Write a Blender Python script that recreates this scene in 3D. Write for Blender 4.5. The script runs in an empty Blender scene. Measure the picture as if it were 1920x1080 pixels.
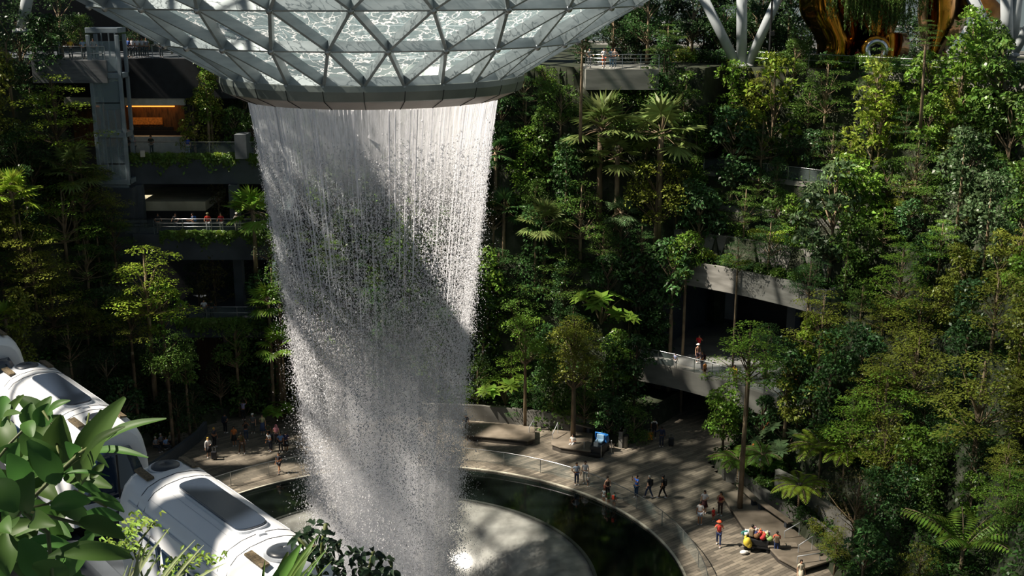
import bpy, math, random
import numpy as np
from mathutils import Vector, Matrix
PI = math.pi
SC = bpy.context.scene
COL = SC.collection
# ---------------------------------------------------------------- camera
CAM_H = 35.0
PITCH = math.radians(14.55)
F = 2200.0
cd = bpy.data.cameras.new('camera'); cam = bpy.data.objects.new('camera', cd); COL.objects.link(cam)
cam.location = (0, 0, CAM_H); cam.rotation_euler = (PI / 2 - PITCH, 0, 0)
cd.sensor_width = 36.0; cd.lens = F / 1920 * 36.0; cd.clip_start = 0.1; cd.clip_end = 2000
SC.camera = cam
def ray(px, py):
    u = (px - 960) / F; v = (540 - py) / F
    return Vector((u, math.cos(PITCH) + v * math.sin(PITCH), -math.sin(PITCH) + v * math.cos(PITCH)))
def at(px, py, Y):
    r = ray(px, py); t = Y / r.y
    return Vector((r.x * t, Y, CAM_H + r.z * t))
def atz(px, py, z):
    r = ray(px, py); t = (z - CAM_H) / r.z
    return Vector((r.x * t, r.y * t, z))
CX, CY = -7.45, 64.0      # axis of the fall
def pol(th, r, z=0.0):
    a = math.radians(th)
    return Vector((CX + r * math.cos(a), CY + r * math.sin(a), z))
# ---------------------------------------------------------------- tagging
LABELS = {}
def tag(o, label=None, cat=None, group=None, kind=None):
    if label:
        o['label'] = label; LABELS.setdefault(label, []).append(o.name)
    if cat: o['category'] = cat
    if group: o['group'] = group
    if kind: o['kind'] = kind
    return o
def empty(name, loc=(0, 0, 0), rz=0.0, label=None, cat=None, group=None):
    o = bpy.data.objects.new(name, None); COL.objects.link(o)
    o.location = loc; o.rotation_euler = (0, 0, rz); o.empty_display_size = 0.3
    return tag(o, label, cat, group)
def copy_tree(o, parent=None):
    c = o.copy(); COL.objects.link(c); c.parent = parent
    for ch in list(o.children): copy_tree(ch, c)
    return c
# ---------------------------------------------------------------- mesh builder
class MB:
    def __init__(s): s.v = []; s.f = []
    def box(s, c, d, rz=0.0, M=None, top=1.0):
        n = len(s.v); c = Vector(c); R = Matrix.Rotation(rz, 3, 'Z') if M is None else M
        for z in (-.5, .5):
            k = top if z > 0 else 1.0
            for x, y in ((-.5, -.5), (.5, -.5), (.5, .5), (-.5, .5)):
                s.v.append(c + R @ Vector((x * d[0] * k, y * d[1] * k, z * d[2])))
        for q in ((0, 3, 2, 1), (4, 5, 6, 7), (0, 1, 5, 4), (1, 2, 6, 5), (2, 3, 7, 6), (3, 0, 4, 7)):
            s.f.append(tuple(n + i for i in q))
        return s
    def beam(s, a, b, w, h, up=(0, 0, 1)):
        a = Vector(a); b = Vector(b); d = (b - a); L = d.length
        if L < 1e-6: return s
        d.normalize(); up = Vector(up); side = d.cross(up)
        if side.length < 1e-4: side = d.cross(Vector((1, 0, 0)))
        side.normalize(); u = side.cross(d).normalized(); n = len(s.v)
        for p in (a, b):
            for i, j in ((-.5, -.5), (.5, -.5), (.5, .5), (-.5, .5)):
                s.v.append(p + side * (i * w) + u * (j * h))
        for q in ((0, 3, 2, 1), (4, 5, 6, 7), (0, 1, 5, 4), (1, 2, 6, 5), (2, 3, 7, 6), (3, 0, 4, 7)):
            s.f.append(tuple(n + i for i in q))
        return s
    def tube(s, pts, rad, seg=8, cap=True):
        pts = [Vector(p) for p in pts]; m = len(pts)
        if not hasattr(rad, '__len__'): rad = [rad] * m
        n = len(s.v); ref = None
        for i, p in enumerate(pts):
            d = (pts[min(i + 1, m - 1)] - pts[max(i - 1, 0)])
            d = d.normalized() if d.length > 1e-9 else Vector((0, 0, 1))
            if ref is None: ref = Vector((1, 0, 0)) if abs(d.x) < .8 else Vector((0, 1, 0))
            a = (ref - d * ref.dot(d)).normalized(); b = d.cross(a); ref = a
            for k in range(seg):
                t = 2 * PI * k / seg
                s.v.append(p + (a * math.cos(t) + b * math.sin(t)) * rad[i])
        for i in range(m - 1):
            for k in range(seg):
                k2 = (k + 1) % seg
                s.f.append((n + i * seg + k, n + i * seg + k2, n + (i + 1) * seg + k2, n + (i + 1) * seg + k))
        if cap:
            s.f.append(tuple(n + k for k in reversed(range(seg))))
            s.f.append(tuple(n + (m - 1) * seg + k for k in range(seg)))
        return s
    def lathe(s, prof, c=(0, 0, 0), seg=64, a0=0.0, a1=2 * PI, closed=True):
        n = len(s.v); full = abs(a1 - a0 - 2 * PI) < 1e-6; cnt = seg if full else seg + 1
        for i in range(cnt):
            a = a0 + (a1 - a0) * i / seg
            for r, z in prof: s.v.append(Vector((c[0] + r * math.cos(a), c[1] + r * math.sin(a), c[2] + z)))
        m = len(prof)
        for i in range(seg):
            i2 = (i + 1) % cnt
            for k in range(m if closed else m - 1):
                k2 = (k + 1) % m
                s.f.append((n + i * m + k, n + i2 * m + k, n + i2 * m + k2, n + i * m + k2))
        if closed and not full:
            s.f.append(tuple(n + k for k in range(m))); s.f.append(tuple(n + seg * m + k for k in reversed(range(m))))
        return s
    def ell(s, c, r, seg=12, rings=8, M=None):
        n = len(s.v); c = Vector(c); r = r if hasattr(r, '__len__') else (r, r, r)
        for i in range(1, rings):
            p = PI * i / rings
            for k in range(seg):
                t = 2 * PI * k / seg
                w = Vector((r[0] * math.sin(p) * math.cos(t), r[1] * math.sin(p) * math.sin(t), r[2] * math.cos(p)))
                s.v.append(c + (M @ w if M else w))
        top = len(s.v); w = Vector((0, 0, r[2])); w = M @ w if M else w
        s.v.append(c + w); s.v.append(c - w)
        for i in range(rings - 2):
            for k in range(seg):
                k2 = (k + 1) % seg
                s.f.append((n + i * seg + k, n + (i + 1) * seg + k, n + (i + 1) * seg + k2, n + i * seg + k2))
        for k in range(seg):
            k2 = (k + 1) % seg
            s.f.append((top, n + k, n + k2)); s.f.append((top + 1, n + (rings - 2) * seg + k2, n + (rings - 2) * seg + k))
        return s
    def grid(s, P):     # P[i][j] points
        n = len(s.v); a = len(P); b = len(P[0])
        for row in P: s.v.extend(Vector(p) for p in row)
        for i in range(a - 1):
            for j in range(b - 1):
                s.f.append((n + i * b + j, n + i * b + j + 1, n + (i + 1) * b + j + 1, n + (i + 1) * b + j))
        return s
    def build(s, name, mat, parent=None, smooth=False, bevel=0.0, off=None):
        me = bpy.data.meshes.new(name)
        o3 = Vector(off) if off is not None else None
        me.from_pydata([tuple(v - o3) if o3 is not None else tuple(v) for v in s.v], [], s.f); me.update()
        if smooth: me.polygons.foreach_set('use_smooth', [True] * len(me.polygons))
        if mat: me.materials.append(mat)
        o = bpy.data.objects.new(name, me); COL.objects.link(o)
        if parent is not None: o.parent = parent
        elif off is not None: o.location = off
        if bevel > 0:
            b = o.modifiers.new('bevel', 'BEVEL'); b.width = bevel; b.segments = 2; b.limit_method = 'ANGLE'; b.angle_limit = math.radians(40)
        return o
def np_mesh(name, V, Fq, mat, attr=None, smooth=False):
    me = bpy.data.meshes.new(name); nv = len(V); nf, k = Fq.shape
    me.vertices.add(nv); me.vertices.foreach_set('co', V.astype(np.float32).ravel())
    me.loops.add(nf * k); me.loops.foreach_set('vertex_index', Fq.astype(np.int32).ravel())
    me.polygons.add(nf); me.polygons.foreach_set('loop_start', np.arange(0, nf * k, k, dtype=np.int32))
    me.polygons.foreach_set('loop_total', np.full(nf, k, dtype=np.int32))
    if smooth: me.polygons.foreach_set('use_smooth', np.ones(nf, dtype=bool))
    me.update(calc_edges=True)
    if attr is not None:
        a = me.attributes.new('rnd', 'FLOAT', 'FACE'); a.data.foreach_set('value', attr.astype(np.float32))
    if mat: me.materials.append(mat)
    return me
def obj(name, me, parent=None, loc=None):
    o = bpy.data.objects.new(name, me); COL.objects.link(o)
    if parent is not None: o.parent = parent
    if loc is not None: o.location = loc
    return o
def struct(o): o['kind'] = 'structure'; return o
# ---------------------------------------------------------------- materials
MATS = {}
def srgb(h):
    h = h.lstrip('#'); c = [int(h[i:i + 2], 16) / 255 for i in (0, 2, 4)]
    return tuple((x / 12.92 if x <= .04045 else ((x + .055) / 1.055) ** 2.4) for x in c) + (1.0,)
def mat(name, col, rough=0.6, col2=None, scale=3.0, metal=0.0, bump=0.0, spec=0.5, detail=4.0, stretch=None, emit=None, estr=0.0, trans=0.0):
    if name in MATS: return MATS[name]
    m = bpy.data.materials.new(name); m.use_nodes = True; nt = m.node_tree; N = nt.nodes; L = nt.links
    b = N['Principled BSDF']; b.inputs['Roughness'].default_value = rough; b.inputs['Metallic'].default_value = metal
    b.inputs['Specular IOR Level'].default_value = spec
    c = srgb(col) if isinstance(col, str) else tuple(col) + (1.0,) * (4 - len(col))
    tc = N.new('ShaderNodeTexCoord'); mp = N.new('ShaderNodeMapping'); L.new(tc.outputs['Object'], mp.inputs[0])
    if stretch: mp.inputs['Scale'].default_value = stretch
    nz = N.new('ShaderNodeTexNoise'); nz.inputs['Scale'].default_value = scale; nz.inputs['Detail'].default_value = detail; L.new(mp.outputs[0], nz.inputs['Vector'])
    c2 = (srgb(col2) if isinstance(col2, str) else col2) if col2 is not None else tuple(x * .82 for x in c[:3]) + (1,)
    mx = N.new('ShaderNodeMix'); mx.data_type = 'RGBA'; mx.inputs[6].default_value = c; mx.inputs[7].default_value = c2
    cr = N.new('ShaderNodeValToRGB'); cr.color_ramp.elements[0].position = .35; cr.color_ramp.elements[1].position = .65
    L.new(nz.outputs[0], cr.inputs[0]); L.new(cr.outputs[0], mx.inputs[0]); L.new(mx.outputs[2], b.inputs['Base Color'])
    if bump > 0:
        bp = N.new('ShaderNodeBump'); bp.inputs['Strength'].default_value = bump; L.new(nz.outputs[0], bp.inputs['Height']); L.new(bp.outputs[0], b.inputs['Normal'])
    if emit: b.inputs['Emission Color'].default_value = srgb(emit); b.inputs['Emission Strength'].default_value = estr
    if trans: b.inputs['Transmission Weight'].default_value = trans
    MATS[name] = m; return m
def clear_glass(name, col, alpha, rough=0.05):
    """thin architectural glass: mostly see-through with a reflecting coat"""
    if name in MATS: return MATS[name]
    m = bpy.data.materials.new(name); m.use_nodes = True; nt = m.node_tree; N = nt.nodes; L = nt.links
    for n in list(N): N.remove(n)
    out = N.new('ShaderNodeOutputMaterial'); mix = N.new('ShaderNodeMixShader'); t = N.new('ShaderNodeBsdfTransparent'); g = N.new('ShaderNodeBsdfPrincipled')
    g.inputs['Base Color'].default_value = srgb(col); g.inputs['Roughness'].default_value = rough
    nz = N.new('ShaderNodeTexNoise'); nz.inputs['Scale'].default_value = .8
    mr = N.new('ShaderNodeMapRange'); mr.inputs[3].default_value = alpha * .8; mr.inputs[4].default_value = alpha * 1.2
    L.new(nz.outputs[0], mr.inputs[0]); L.new(mr.outputs[0], mix.inputs[0]); L.new(t.outputs[0], mix.inputs[1]); L.new(g.outputs[0], mix.inputs[2]); L.new(mix.outputs[0], out.inputs[0])
    MATS[name] = m; return m
def leaf_mat(name, gloss=0.35, transl=0.35, lo=0.55, hi=1.35):
    if name in MATS: return MATS[name]
    m = bpy.data.materials.new(name); m.use_nodes = True; nt = m.node_tree; N = nt.nodes; L = nt.links
    for n in list(N): N.remove(n)
    out = N.new('ShaderNodeOutputMaterial'); oi = N.new('ShaderNodeObjectInfo'); at_ = N.new('ShaderNodeAttribute'); at_.attribute_name = 'rnd'
    mr = N.new('ShaderNodeMapRange'); mr.inputs[3].default_value = lo; mr.inputs[4].default_value = hi; L.new(at_.outputs['Fac'], mr.inputs[0])
    hs = N.new('ShaderNodeHueSaturation'); L.new(oi.outputs['Color'], hs.inputs['Color']); L.new(mr.outputs[0], hs.inputs['Value'])
    mh = N.new('ShaderNodeMapRange'); mh.inputs[3].default_value = .48; mh.inputs[4].default_value = .52; L.new(at_.outputs['Fac'], mh.inputs[0]); L.new(mh.outputs[0], hs.inputs['Hue'])
    p = N.new('ShaderNodeBsdfPrincipled'); p.inputs['Roughness'].default_value = gloss; p.inputs['Specular IOR Level'].default_value = .28
    tr = N.new('ShaderNodeBsdfTranslucent'); mix = N.new('ShaderNodeMixShader'); mix.inputs[0].default_value = transl
    L.new(hs.outputs[0], p.inputs['Base Color']); L.new(hs.outputs[0], tr.inputs['Color'])
    L.new(p.outputs[0], mix.inputs[1]); L.new(tr.outputs[0], mix.inputs[2]); L.new(mix.outputs[0], out.inputs[0])
    MATS[name] = m; return m
M_conc = mat('concrete', '#7b7a74', .85, '#605f5a', .35, bump=.15, detail=8, stretch=(1, 1, 3))
M_dconc = mat('dark_concrete', '#4a5158', .8, '#363c42', .5, bump=.1, detail=6)
M_black = mat('black_cladding', '#16181b', .6, '#0d0e10', 1.0)
M_steel = mat('painted_steel', '#b4b8ba', .45, '#9ba0a3', .7, metal=.1)
M_metal = mat('brushed_metal', '#b9bcbd', .3, '#8f9394', 2.0, metal=.9)
M_dark = mat('dark_void', '#0b0c0c', .9)
M_bark = mat('bark', '#6b5a45', .9, '#3f3427', 4.0, bump=.4, stretch=(1, 1, .3))
M_bark2 = mat('pale_bark', '#8d7c63', .9, '#5d4e3b', 4.0, bump=.4, stretch=(1, 1, .3))
M_soil = mat('planting_soil', '#1f2416', .95, '#10160c', .8, bump=.3)
M_glass = clear_glass('railing_glass', '#8fa09e', .10)
M_leaf = leaf_mat('leaf')
M_gloss = leaf_mat('glossy_leaf', gloss=.36, transl=.25)
M_paleleaf = leaf_mat('thin_leaf', gloss=.5, transl=.5)
# ================================================================ world, sun, roof
SUN_EL = math.radians(50)
w = bpy.data.worlds.new('sky'); SC.world = w; w.use_nodes = True
wn = w.node_tree.nodes; wl = w.node_tree.links; bg = wn['Background']
sk = wn.new('ShaderNodeTexSky'); sk.sky_type = 'HOSEK_WILKIE'; sk.turbidity = 3.0; sk.ground_albedo = .3
sk.sun_direction = (-math.cos(SUN_EL), -.06, math.sin(SUN_EL))
wl.new(sk.outputs[0], bg.inputs[0]); bg.inputs[1].default_value = 1.0
sd = bpy.data.lights.new('sun', 'SUN'); sd.energy = 8.0; sd.angle = math.radians(0.9); sd.color = (1.0, .90, .77)
so = bpy.data.objects.new('sun', sd); COL.objects.link(so)
so.rotation_euler = Vector((-math.cos(SUN_EL), -.06, math.sin(SUN_EL))).to_track_quat('Z', 'Y').to_euler()
SC.view_settings.view_transform = 'Standard'; SC.view_settings.look = 'None'; SC.view_settings.gamma = 1.0; SC.view_settings.exposure = 0.42
SC.view_settings.use_curve_mapping = False
cy = SC.cycles
cy.max_bounces = 6; cy.diffuse_bounces = 3; cy.glossy_bounces = 3; cy.transmission_bounces = 4; cy.transparent_max_bounces = 24
cy.caustics_reflective = False; cy.caustics_refractive = False; cy.sample_clamp_indirect = 4.0; cy.use_denoising = True

# steel and glass roof high above the valley (triangular gridshell plus unseen opaque panels added to dapple the sunlight)
def roof_z(x, y): return 50.0 - ((x + 7) / 75) ** 2 * 9 - ((y - 64) / 85) ** 2 * 9
rng = random.Random(5)
mb = MB(); pn = MB()
S = 4.2; rows = range(-21, 19); cols = range(-26, 22)
def rp(i, j):
    x = -7 + (i + (.5 if j % 2 else 0)) * S; y = 64 + j * S * .866
    return Vector((x, y, roof_z(x, y)))
for j in rows:
    for i in cols:
        p = rp(i, j); inside = math.hypot(p.x - CX, p.y - CY)
        q = rp(i + 1, j); k = 1 if j % 2 else 0
        a = rp(i + k, j + 1); b = rp(i + k - 1, j + 1)
        if inside > 25:
            for e in (q, a, b): mb.beam(p, e, .22, .45)
            shade = .12  # chance per zone of an added panel that blocks the sun
            if p.x < -33 and p.y > 45: shade = .2
            if -36 < p.x < -24 and p.y > 45: shade = .25
            if p.y < 50 and p.x < -26: shade = .12
            if p.x > 5: shade = .12
            if p.y < 22: shade = .38
            if rng.random() < shade: pn.v += [p - Vector((0, 0, .3)), q - Vector((0, 0, .3)), a - Vector((0, 0, .3))]; pn.f.append((len(pn.v) - 3, len(pn.v) - 2, len(pn.v) - 1))
            if rng.random() < shade: pn.v += [p - Vector((0, 0, .3)), a - Vector((0, 0, .3)), b - Vector((0, 0, .3))]; pn.f.append((len(pn.v) - 3, len(pn.v) - 2, len(pn.v) - 1))
struct(mb.build('ceiling', M_steel))
struct(pn.build('ceiling_light_blocker', mat('light_blocker_panel', '#d8dad8', .8)))  # opaque panels added out of view to break the sun into patches

# ================================================================ terrain (stepped planting beds round the plaza)
def lerp_table(t, x):
    if x <= t[0][0]: return t[0][1]
    for (a, b), (c, d) in zip(t, t[1:]):
        if x <= c: return b + (d - b) * (x - a) / (c - a)
    return t[-1][1]
RB = [(-60, 27.3), (25, 27.3), (36, 28.3), (40, 29.5), (54, 27.0), (60, 27.5), (75, 29), (90, 30.5), (112, 33), (128, 31.5), (145, 28.5), (230, 27)]
RT = [(-60, 50), (0, 54), (20, 54), (45, 50), (60, 44), (78, 39.5), (100, 38), (112, 39), (128, 41), (136, 43), (180, 43), (230, 40)]
ZM = [(-60, 28), (104, 28), (111, 3), (124, 3), (126, 5), (128, 11), (130, 18), (133, 24), (138, 27.5), (230, 28)]
def th_r(x, y):
    a = math.degrees(math.atan2(y - CY, x - CX))
    if a < -70: a += 360
    return a, math.hypot(x - CX, y - CY)
def height(x, y):
    a, r = th_r(x, y)
    if 33 < a < 61 and not (a > 57.5 and r > 36.6):                       # the curved balcony and the hollow behind it
        if r > 36.6:
            if r < 39.2: return 13.0
            if r < 41.8: return 14.9
            if r < 44: return 16.9
            if r < 46.5: return 19.2
            t = min(1, (r - 46.5) / (lerp_table(RT, a) + 1 - 46.5)); return 20 + 8 * (math.floor(t * 3) + min(1, (t * 3 % 1) * 5)) / 3 if t < 1 else 28.0
        if 39 < a < 53.5: return 0.0
        rb = lerp_table(RB, a)
        return 0.0 if r < rb else 0.9 + (0.8 if r > rb + 2.2 else 0)
    rb = lerp_table(RB, a); rt = lerp_table(RT, a); zm = lerp_table(ZM, a)
    if r < rb: return 0.0
    if r >= rt: return zm
    t = (r - rb) / (rt - rb); n = 7
    k = math.floor(t * n); fr = t * n - k
    return max(0.9, zm * (k + (0 if fr < .72 else (fr - .72) / .28)) / n) if zm > 4 else .9
verts = []; faces = []; idx = {}
THS = [(-42 + .75 * i) for i in range(int((215 + 42) / .75) + 1)]; RS = [26.6 + .45 * k for k in range(118)]
for i, t in enumerate(THS):
    for k, r in enumerate(RS):
        p = pol(t, r); idx[i, k] = len(verts); verts.append((p.x, p.y, height(p.x, p.y)))
for i in range(len(THS) - 1):
    for k in range(len(RS) - 1):
        tm = (THS[i] + THS[i + 1]) / 2; r0, r1 = RS[k], RS[k + 1]
        zs = [verts[idx[a, b]][2] for a, b in ((i, k), (i + 1, k), (i + 1, k + 1), (i, k + 1))]
        if max(zs) <= 0.001: continue
        if 32.5 < tm < 57.6 and r0 <= 36.6 <= r1: continue
        if 105 < tm < 131 and (RS[k] > lerp_table(RT, tm) + 1): continue
        faces.append((idx[i, k], idx[i, k + 1], idx[i + 1, k + 1], idx[i + 1, k]))
me = bpy.data.meshes.new('ground'); me.from_pydata(verts, [], faces); me.update()
m = bpy.data.materials.new('planted_terrace'); m.use_nodes = True; N = m.node_tree.nodes; L = m.node_tree.links; b = N['Principled BSDF']; b.inputs['Roughness'].default_value = .9
ge = N.new('ShaderNodeNewGeometry'); sx = N.new('ShaderNodeSeparateXYZ'); L.new(ge.outputs['True Normal'], sx.inputs[0])
mt = N.new('ShaderNodeMath'); mt.operation = 'LESS_THAN'; mt.inputs[1].default_value = .5; ab = N.new('ShaderNodeMath'); ab.operation = 'ABSOLUTE'; L.new(sx.outputs[2], ab.inputs[0]); L.new(ab.outputs[0], mt.inputs[0])
nz = N.new('ShaderNodeTexNoise'); nz.inputs['Scale'].default_value = .9; nz.inputs['Detail'].default_value = 6; tc = N.new('ShaderNodeTexCoord'); L.new(tc.outputs['Object'], nz.inputs['Vector'])
c1 = N.new('ShaderNodeValToRGB'); c1.color_ramp.elements[0].color = srgb('#14190e'); c1.color_ramp.elements[1].color = srgb('#2a3418'); L.new(nz.outputs[0], c1.inputs[0])
c2 = N.new('ShaderNodeValToRGB'); c2.color_ramp.elements[0].color = srgb('#2b3220'); c2.color_ramp.elements[1].color = srgb('#66655a'); c2.color_ramp.elements[0].position = .48; L.new(nz.outputs[0], c2.inputs[0])
mx = N.new('ShaderNodeMix'); mx.data_type = 'RGBA'; L.new(mt.outputs[0], mx.inputs[0]); L.new(c1.outputs[0], mx.inputs[6]); L.new(c2.outputs[0], mx.inputs[7]); L.new(mx.outputs[2], b.inputs['Base Color'])
me.materials.append(m); g = obj('ground_terraces', me); struct(g)

# ================================================================ plaza floor
m = bpy.data.materials.new('plaza_paving'); m.use_nodes = True; N = m.node_tree.nodes; L = m.node_tree.links; b = N['Principled BSDF']; b.inputs['Roughness'].default_value = .55
tc = N.new('ShaderNodeTexCoord'); mp = N.new('ShaderNodeMapping'); mp.inputs['Rotation'].default_value = (0, 0, math.radians(-38)); L.new(tc.outputs['Object'], mp.inputs[0])
br = N.new('ShaderNodeTexBrick'); br.inputs['Scale'].default_value = 1.0; br.inputs['Brick Width'].default_value = 1.3; br.inputs['Row Height'].default_value = .26; br.inputs['Mortar Size'].default_value = .012
br.inputs['Color1'].default_value = srgb('#948b7c'); br.inputs['Color2'].default_value = srgb('#5f5a51'); br.inputs['Mortar'].default_value = srgb('#37332d'); br.inputs['Bias'].default_value = -.1; L.new(mp.outputs[0], br.inputs['Vector'])
nz = N.new('ShaderNodeTexNoise'); nz.inputs['Scale'].default_value = .25; nz.inputs['Detail'].default_value = 5; L.new(tc.outputs['Object'], nz.inputs['Vector'])
mx = N.new('ShaderNodeMix'); mx.data_type = 'RGBA'; mx.blend_type = 'MULTIPLY'; mx.inputs[0].default_value = .35; L.new(br.outputs[0], mx.inputs[6]); L.new(nz.outputs[0], mx.inputs[7]); L.new(mx.outputs[2], b.inputs['Base Color'])
M_pave = m
PR = 17.65; CPX = CX + .3
mb = MB()
mb.lathe([(PR, 0), (75, 0), (75, -.4), (PR, -.4)], (CPX, CY, 0), 180)
struct(mb.build('floor', M_pave))
mb = MB(); mb.lathe([(PR, -.02), (PR + .16, -.02), (PR + .16, .05), (PR, .05)], (CPX, CY, 0), 180); struct(mb.build('trim_1', mat('pool_kerb', '#b9b6a6', .5)))
# dark water ring and the clear funnel in its middle
mp_ = mat('black_pool_water', '#101614', .06, '#0a0e0c', .4, spec=.6)
mb = MB(); mb.lathe([(12.25, -.1), (PR, -.06), (PR, -.3), (12.25, -.3)], (CPX, CY, 0), 180)
o = mb.build('pool_water', mp_, smooth=False); tag(o, 'dark ring of still water around the white funnel under the waterfall', 'pool')
prof = []
for i in range(26):
    t = i / 25; r = 12.2 - 7.4 * math.sin(t * PI / 2); z = .05 - 7.5 * (1 - math.cos(t * PI / 2)) ** 1.15; prof.append((r, z))
mb = MB(); mb.lathe(prof + [(r - .05, z - .12) for r, z in reversed(prof)], (CPX, CY, 0), 160)
m = mat('funnel_acrylic', '#8f918c', .22, '#6b6c68', .8, spec=.8, bump=.25, detail=8, stretch=(1, 1, .5))
o = mb.build('water_funnel', m, smooth=True); tag(o, 'pale glossy funnel catching the waterfall inside the dark pool', 'funnel')
rimo = MB().lathe([(12.15, .0), (12.35, .0), (12.35, .12), (12.15, .12)], (CPX, CY, 0), 160).build('rim', mat('funnel_rim', '#5d625e', .3, metal=.5)); rimo.parent = o
MB().lathe([(0.01, -10), (6.5, -10), (6.5, -10.2), (.01, -10.2)], (CPX, CY, 0), 48).build('catch_basin', M_dark).parent = o
struct(MB().lathe([(12.2, -.35), (PR + .4, -.35), (PR + .4, -.6), (12.2, -.6)], (CPX, CY, 0), 90).build('floor_basin', M_black))
# ================================================================ glass funnel (oculus) and its ring
DEP = .5; NF = 26; ROWS = [(7.95, 30.25), (11.05, 32.05), (14.2, 33.9), (17.4, 35.7), (20.8, 37.7), (24.4, 40.0)]
PH0 = -90 + 3.2
def fn(row, k, dr=0.0):
    dr -= DEP
    r, z = ROWS[row]; a = PH0 + 360 / NF * (k + (.5 if row % 2 else 0))
    # dr pushes outward along the underside normal
    return pol(a, r + dr * .51, z - dr * .86)
fun = empty('glass_funnel_roof', (CX, CY, 30.0), 0, 'steel and glass funnel roof that narrows to the waterfall mouth', 'glass roof')
off = Vector((CX, CY, 30.0))
fr = MB(); gl = MB(); nd = MB()
def fbeam(p0, p1, q0, q1, w):
    # p on the glass, q out along the normal: a deep fin with a flange on its outer edge
    d = (p1 - p0).normalized(); nrm = ((q0 - p0) + (q1 - p1)).normalized(); s = d.cross(nrm).normalized() * w / 2
    n = len(fr.v); fr.v += [p0 - s, p0 + s, q0 + s, q0 - s, p1 - s, p1 + s, q1 + s, q1 - s]
    for q in ((0, 1, 2, 3), (7, 6, 5, 4), (0, 4, 5, 1), (1, 5, 6, 2), (2, 6, 7, 3), (3, 7, 4, 0)): fr.f.append(tuple(n + i for i in q))
for row in range(len(ROWS)):
    for k in range(NF):
        p0, p1 = fn(row, k), fn(row, k + 1); q0, q1 = fn(row, k, DEP), fn(row, k + 1, DEP)
        fbeam(p0, p1, q0, q1, .14 if row else .2)
        nd.ell(fn(row, k, DEP) - off, (.17, .17, .17), 8, 6)
        if row < len(ROWS) - 1:
            for dk in ((0, -1) if row % 2 == 0 else (0, 1)):
                kk = k + dk
                fbeam(p0, fn(row + 1, kk), q0, fn(row + 1, kk, DEP), .15)
o = fr.build('steel_frame', mat('funnel_steel', '#9ea7ab', .4, '#8b9498', .9, metal=.15, stretch=(1, 1, 4)), fun, off=off)
o = nd.build('node', M_metal, fun, smooth=True)
for row in range(len(ROWS) - 1):
    for k in range(NF):
        sub = 3
        up = (k, k + 1)
        a, b = fn(row, k), fn(row, k + 1)
        top = fn(row + 1, k if row % 2 == 0 else k + 1)
        n = len(gl.v); gl.v += [a, b, top]; gl.f.append((n, n + 1, n + 2))
        kk = k if row % 2 == 0 else k + 1
        c, d = fn(row + 1, kk - 1), fn(row + 1, kk)
        n = len(gl.v); gl.v += [a, c, d] ; gl.f.append((n, n + 2, n + 1))
m = bpy.data.materials.new('wet_glass'); m.use_nodes = True; N = m.node_tree.nodes; L = m.node_tree.links
for n in list(N): N.remove(n)
out = N.new('ShaderNodeOutputMaterial'); tc = N.new('ShaderNodeTexCoord'); mp = N.new('ShaderNodeMapping'); mp.inputs['Scale'].default_value = (1, 1, 1.3); L.new(tc.outputs['Object'], mp.inputs[0])
nz = N.new('ShaderNodeTexNoise'); nz.inputs['Scale'].default_value = .9; nz.inputs['Detail'].default_value = 5; L.new(mp.outputs[0], nz.inputs['Vector'])
ad = N.new('ShaderNodeVectorMath'); ad.operation = 'MULTIPLY_ADD'; ad.inputs[1].default_value = (2.6, 2.6, 2.6); L.new(nz.outputs['Color'], ad.inputs[0]); L.new(mp.outputs[0], ad.inputs[2])
vo = N.new('ShaderNodeTexVoronoi'); vo.feature = 'DISTANCE_TO_EDGE'; vo.inputs['Scale'].default_value = 1.25; L.new(ad.outputs[0], vo.inputs['Vector'])
cr = N.new('ShaderNodeValToRGB'); cr.color_ramp.elements[0].position = .0; cr.color_ramp.elements[0].color = (1, 1, 1, 1); cr.color_ramp.elements[1].position = .055; cr.color_ramp.elements[1].color = (0, 0, 0, 1); L.new(vo.outputs['Distance'], cr.inputs[0])
mixc = N.new('ShaderNodeMix'); mixc.data_type = 'RGBA'; mixc.inputs[6].default_value = srgb('#8fa2a6'); mixc.inputs[7].default_value = (1, 1, 1, 1); L.new(cr.outputs[0], mixc.inputs[0])
tl = N.new('ShaderNodeBsdfTranslucent'); L.new(mixc.outputs[2], tl.inputs['Color'])
df = N.new('ShaderNodeBsdfPrincipled'); df.inputs['Roughness'].default_value = .15; L.new(mixc.outputs[2], df.inputs['Base Color'])
s1 = N.new('ShaderNodeMixShader'); s1.inputs[0].default_value = .3; L.new(tl.outputs[0], s1.inputs[1]); L.new(df.outputs[0], s1.inputs[2])
tp = N.new('ShaderNodeBsdfTransparent'); tp.inputs['Color'].default_value = (.9, .95, .95, 1)
fa = N.new('ShaderNodeMapRange'); fa.inputs[3].default_value = .5; fa.inputs[4].default_value = .95; L.new(cr.outputs[0], fa.inputs[0])
s2 = N.new('ShaderNodeMixShader'); L.new(fa.outputs[0], s2.inputs[0]); L.new(tp.outputs[0], s2.inputs[1]); L.new(s1.outputs[0], s2.inputs[2]); L.new(s2.outputs[0], out.inputs[0])
gl.build('glass_panes', m, fun, off=off)
M_ring = mat('ring_cladding', '#878d88', .4, '#777d79', .6, metal=.3)
ringo = MB().lathe([(7.75, .35), (8.1, .3), (8.12, .02), (7.98, -.42), (7.9, -.46), (7.6, -.5), (7.0, -.6), (6.9, -.6), (7.5, .2)], (0, 0, 0), 130).build('mouth_ring', M_ring, fun, smooth=False)
MB().lathe([(7.86, -.47), (6.9, -.92), (6.75, -.92), (6.8, -.6), (7.6, -.48)], (0, 0, 0), 130).build('underside_strip', mat('ring_soffit', '#c4b8b2', .5, '#aba09a', .5), fun)
sm = MB()
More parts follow.
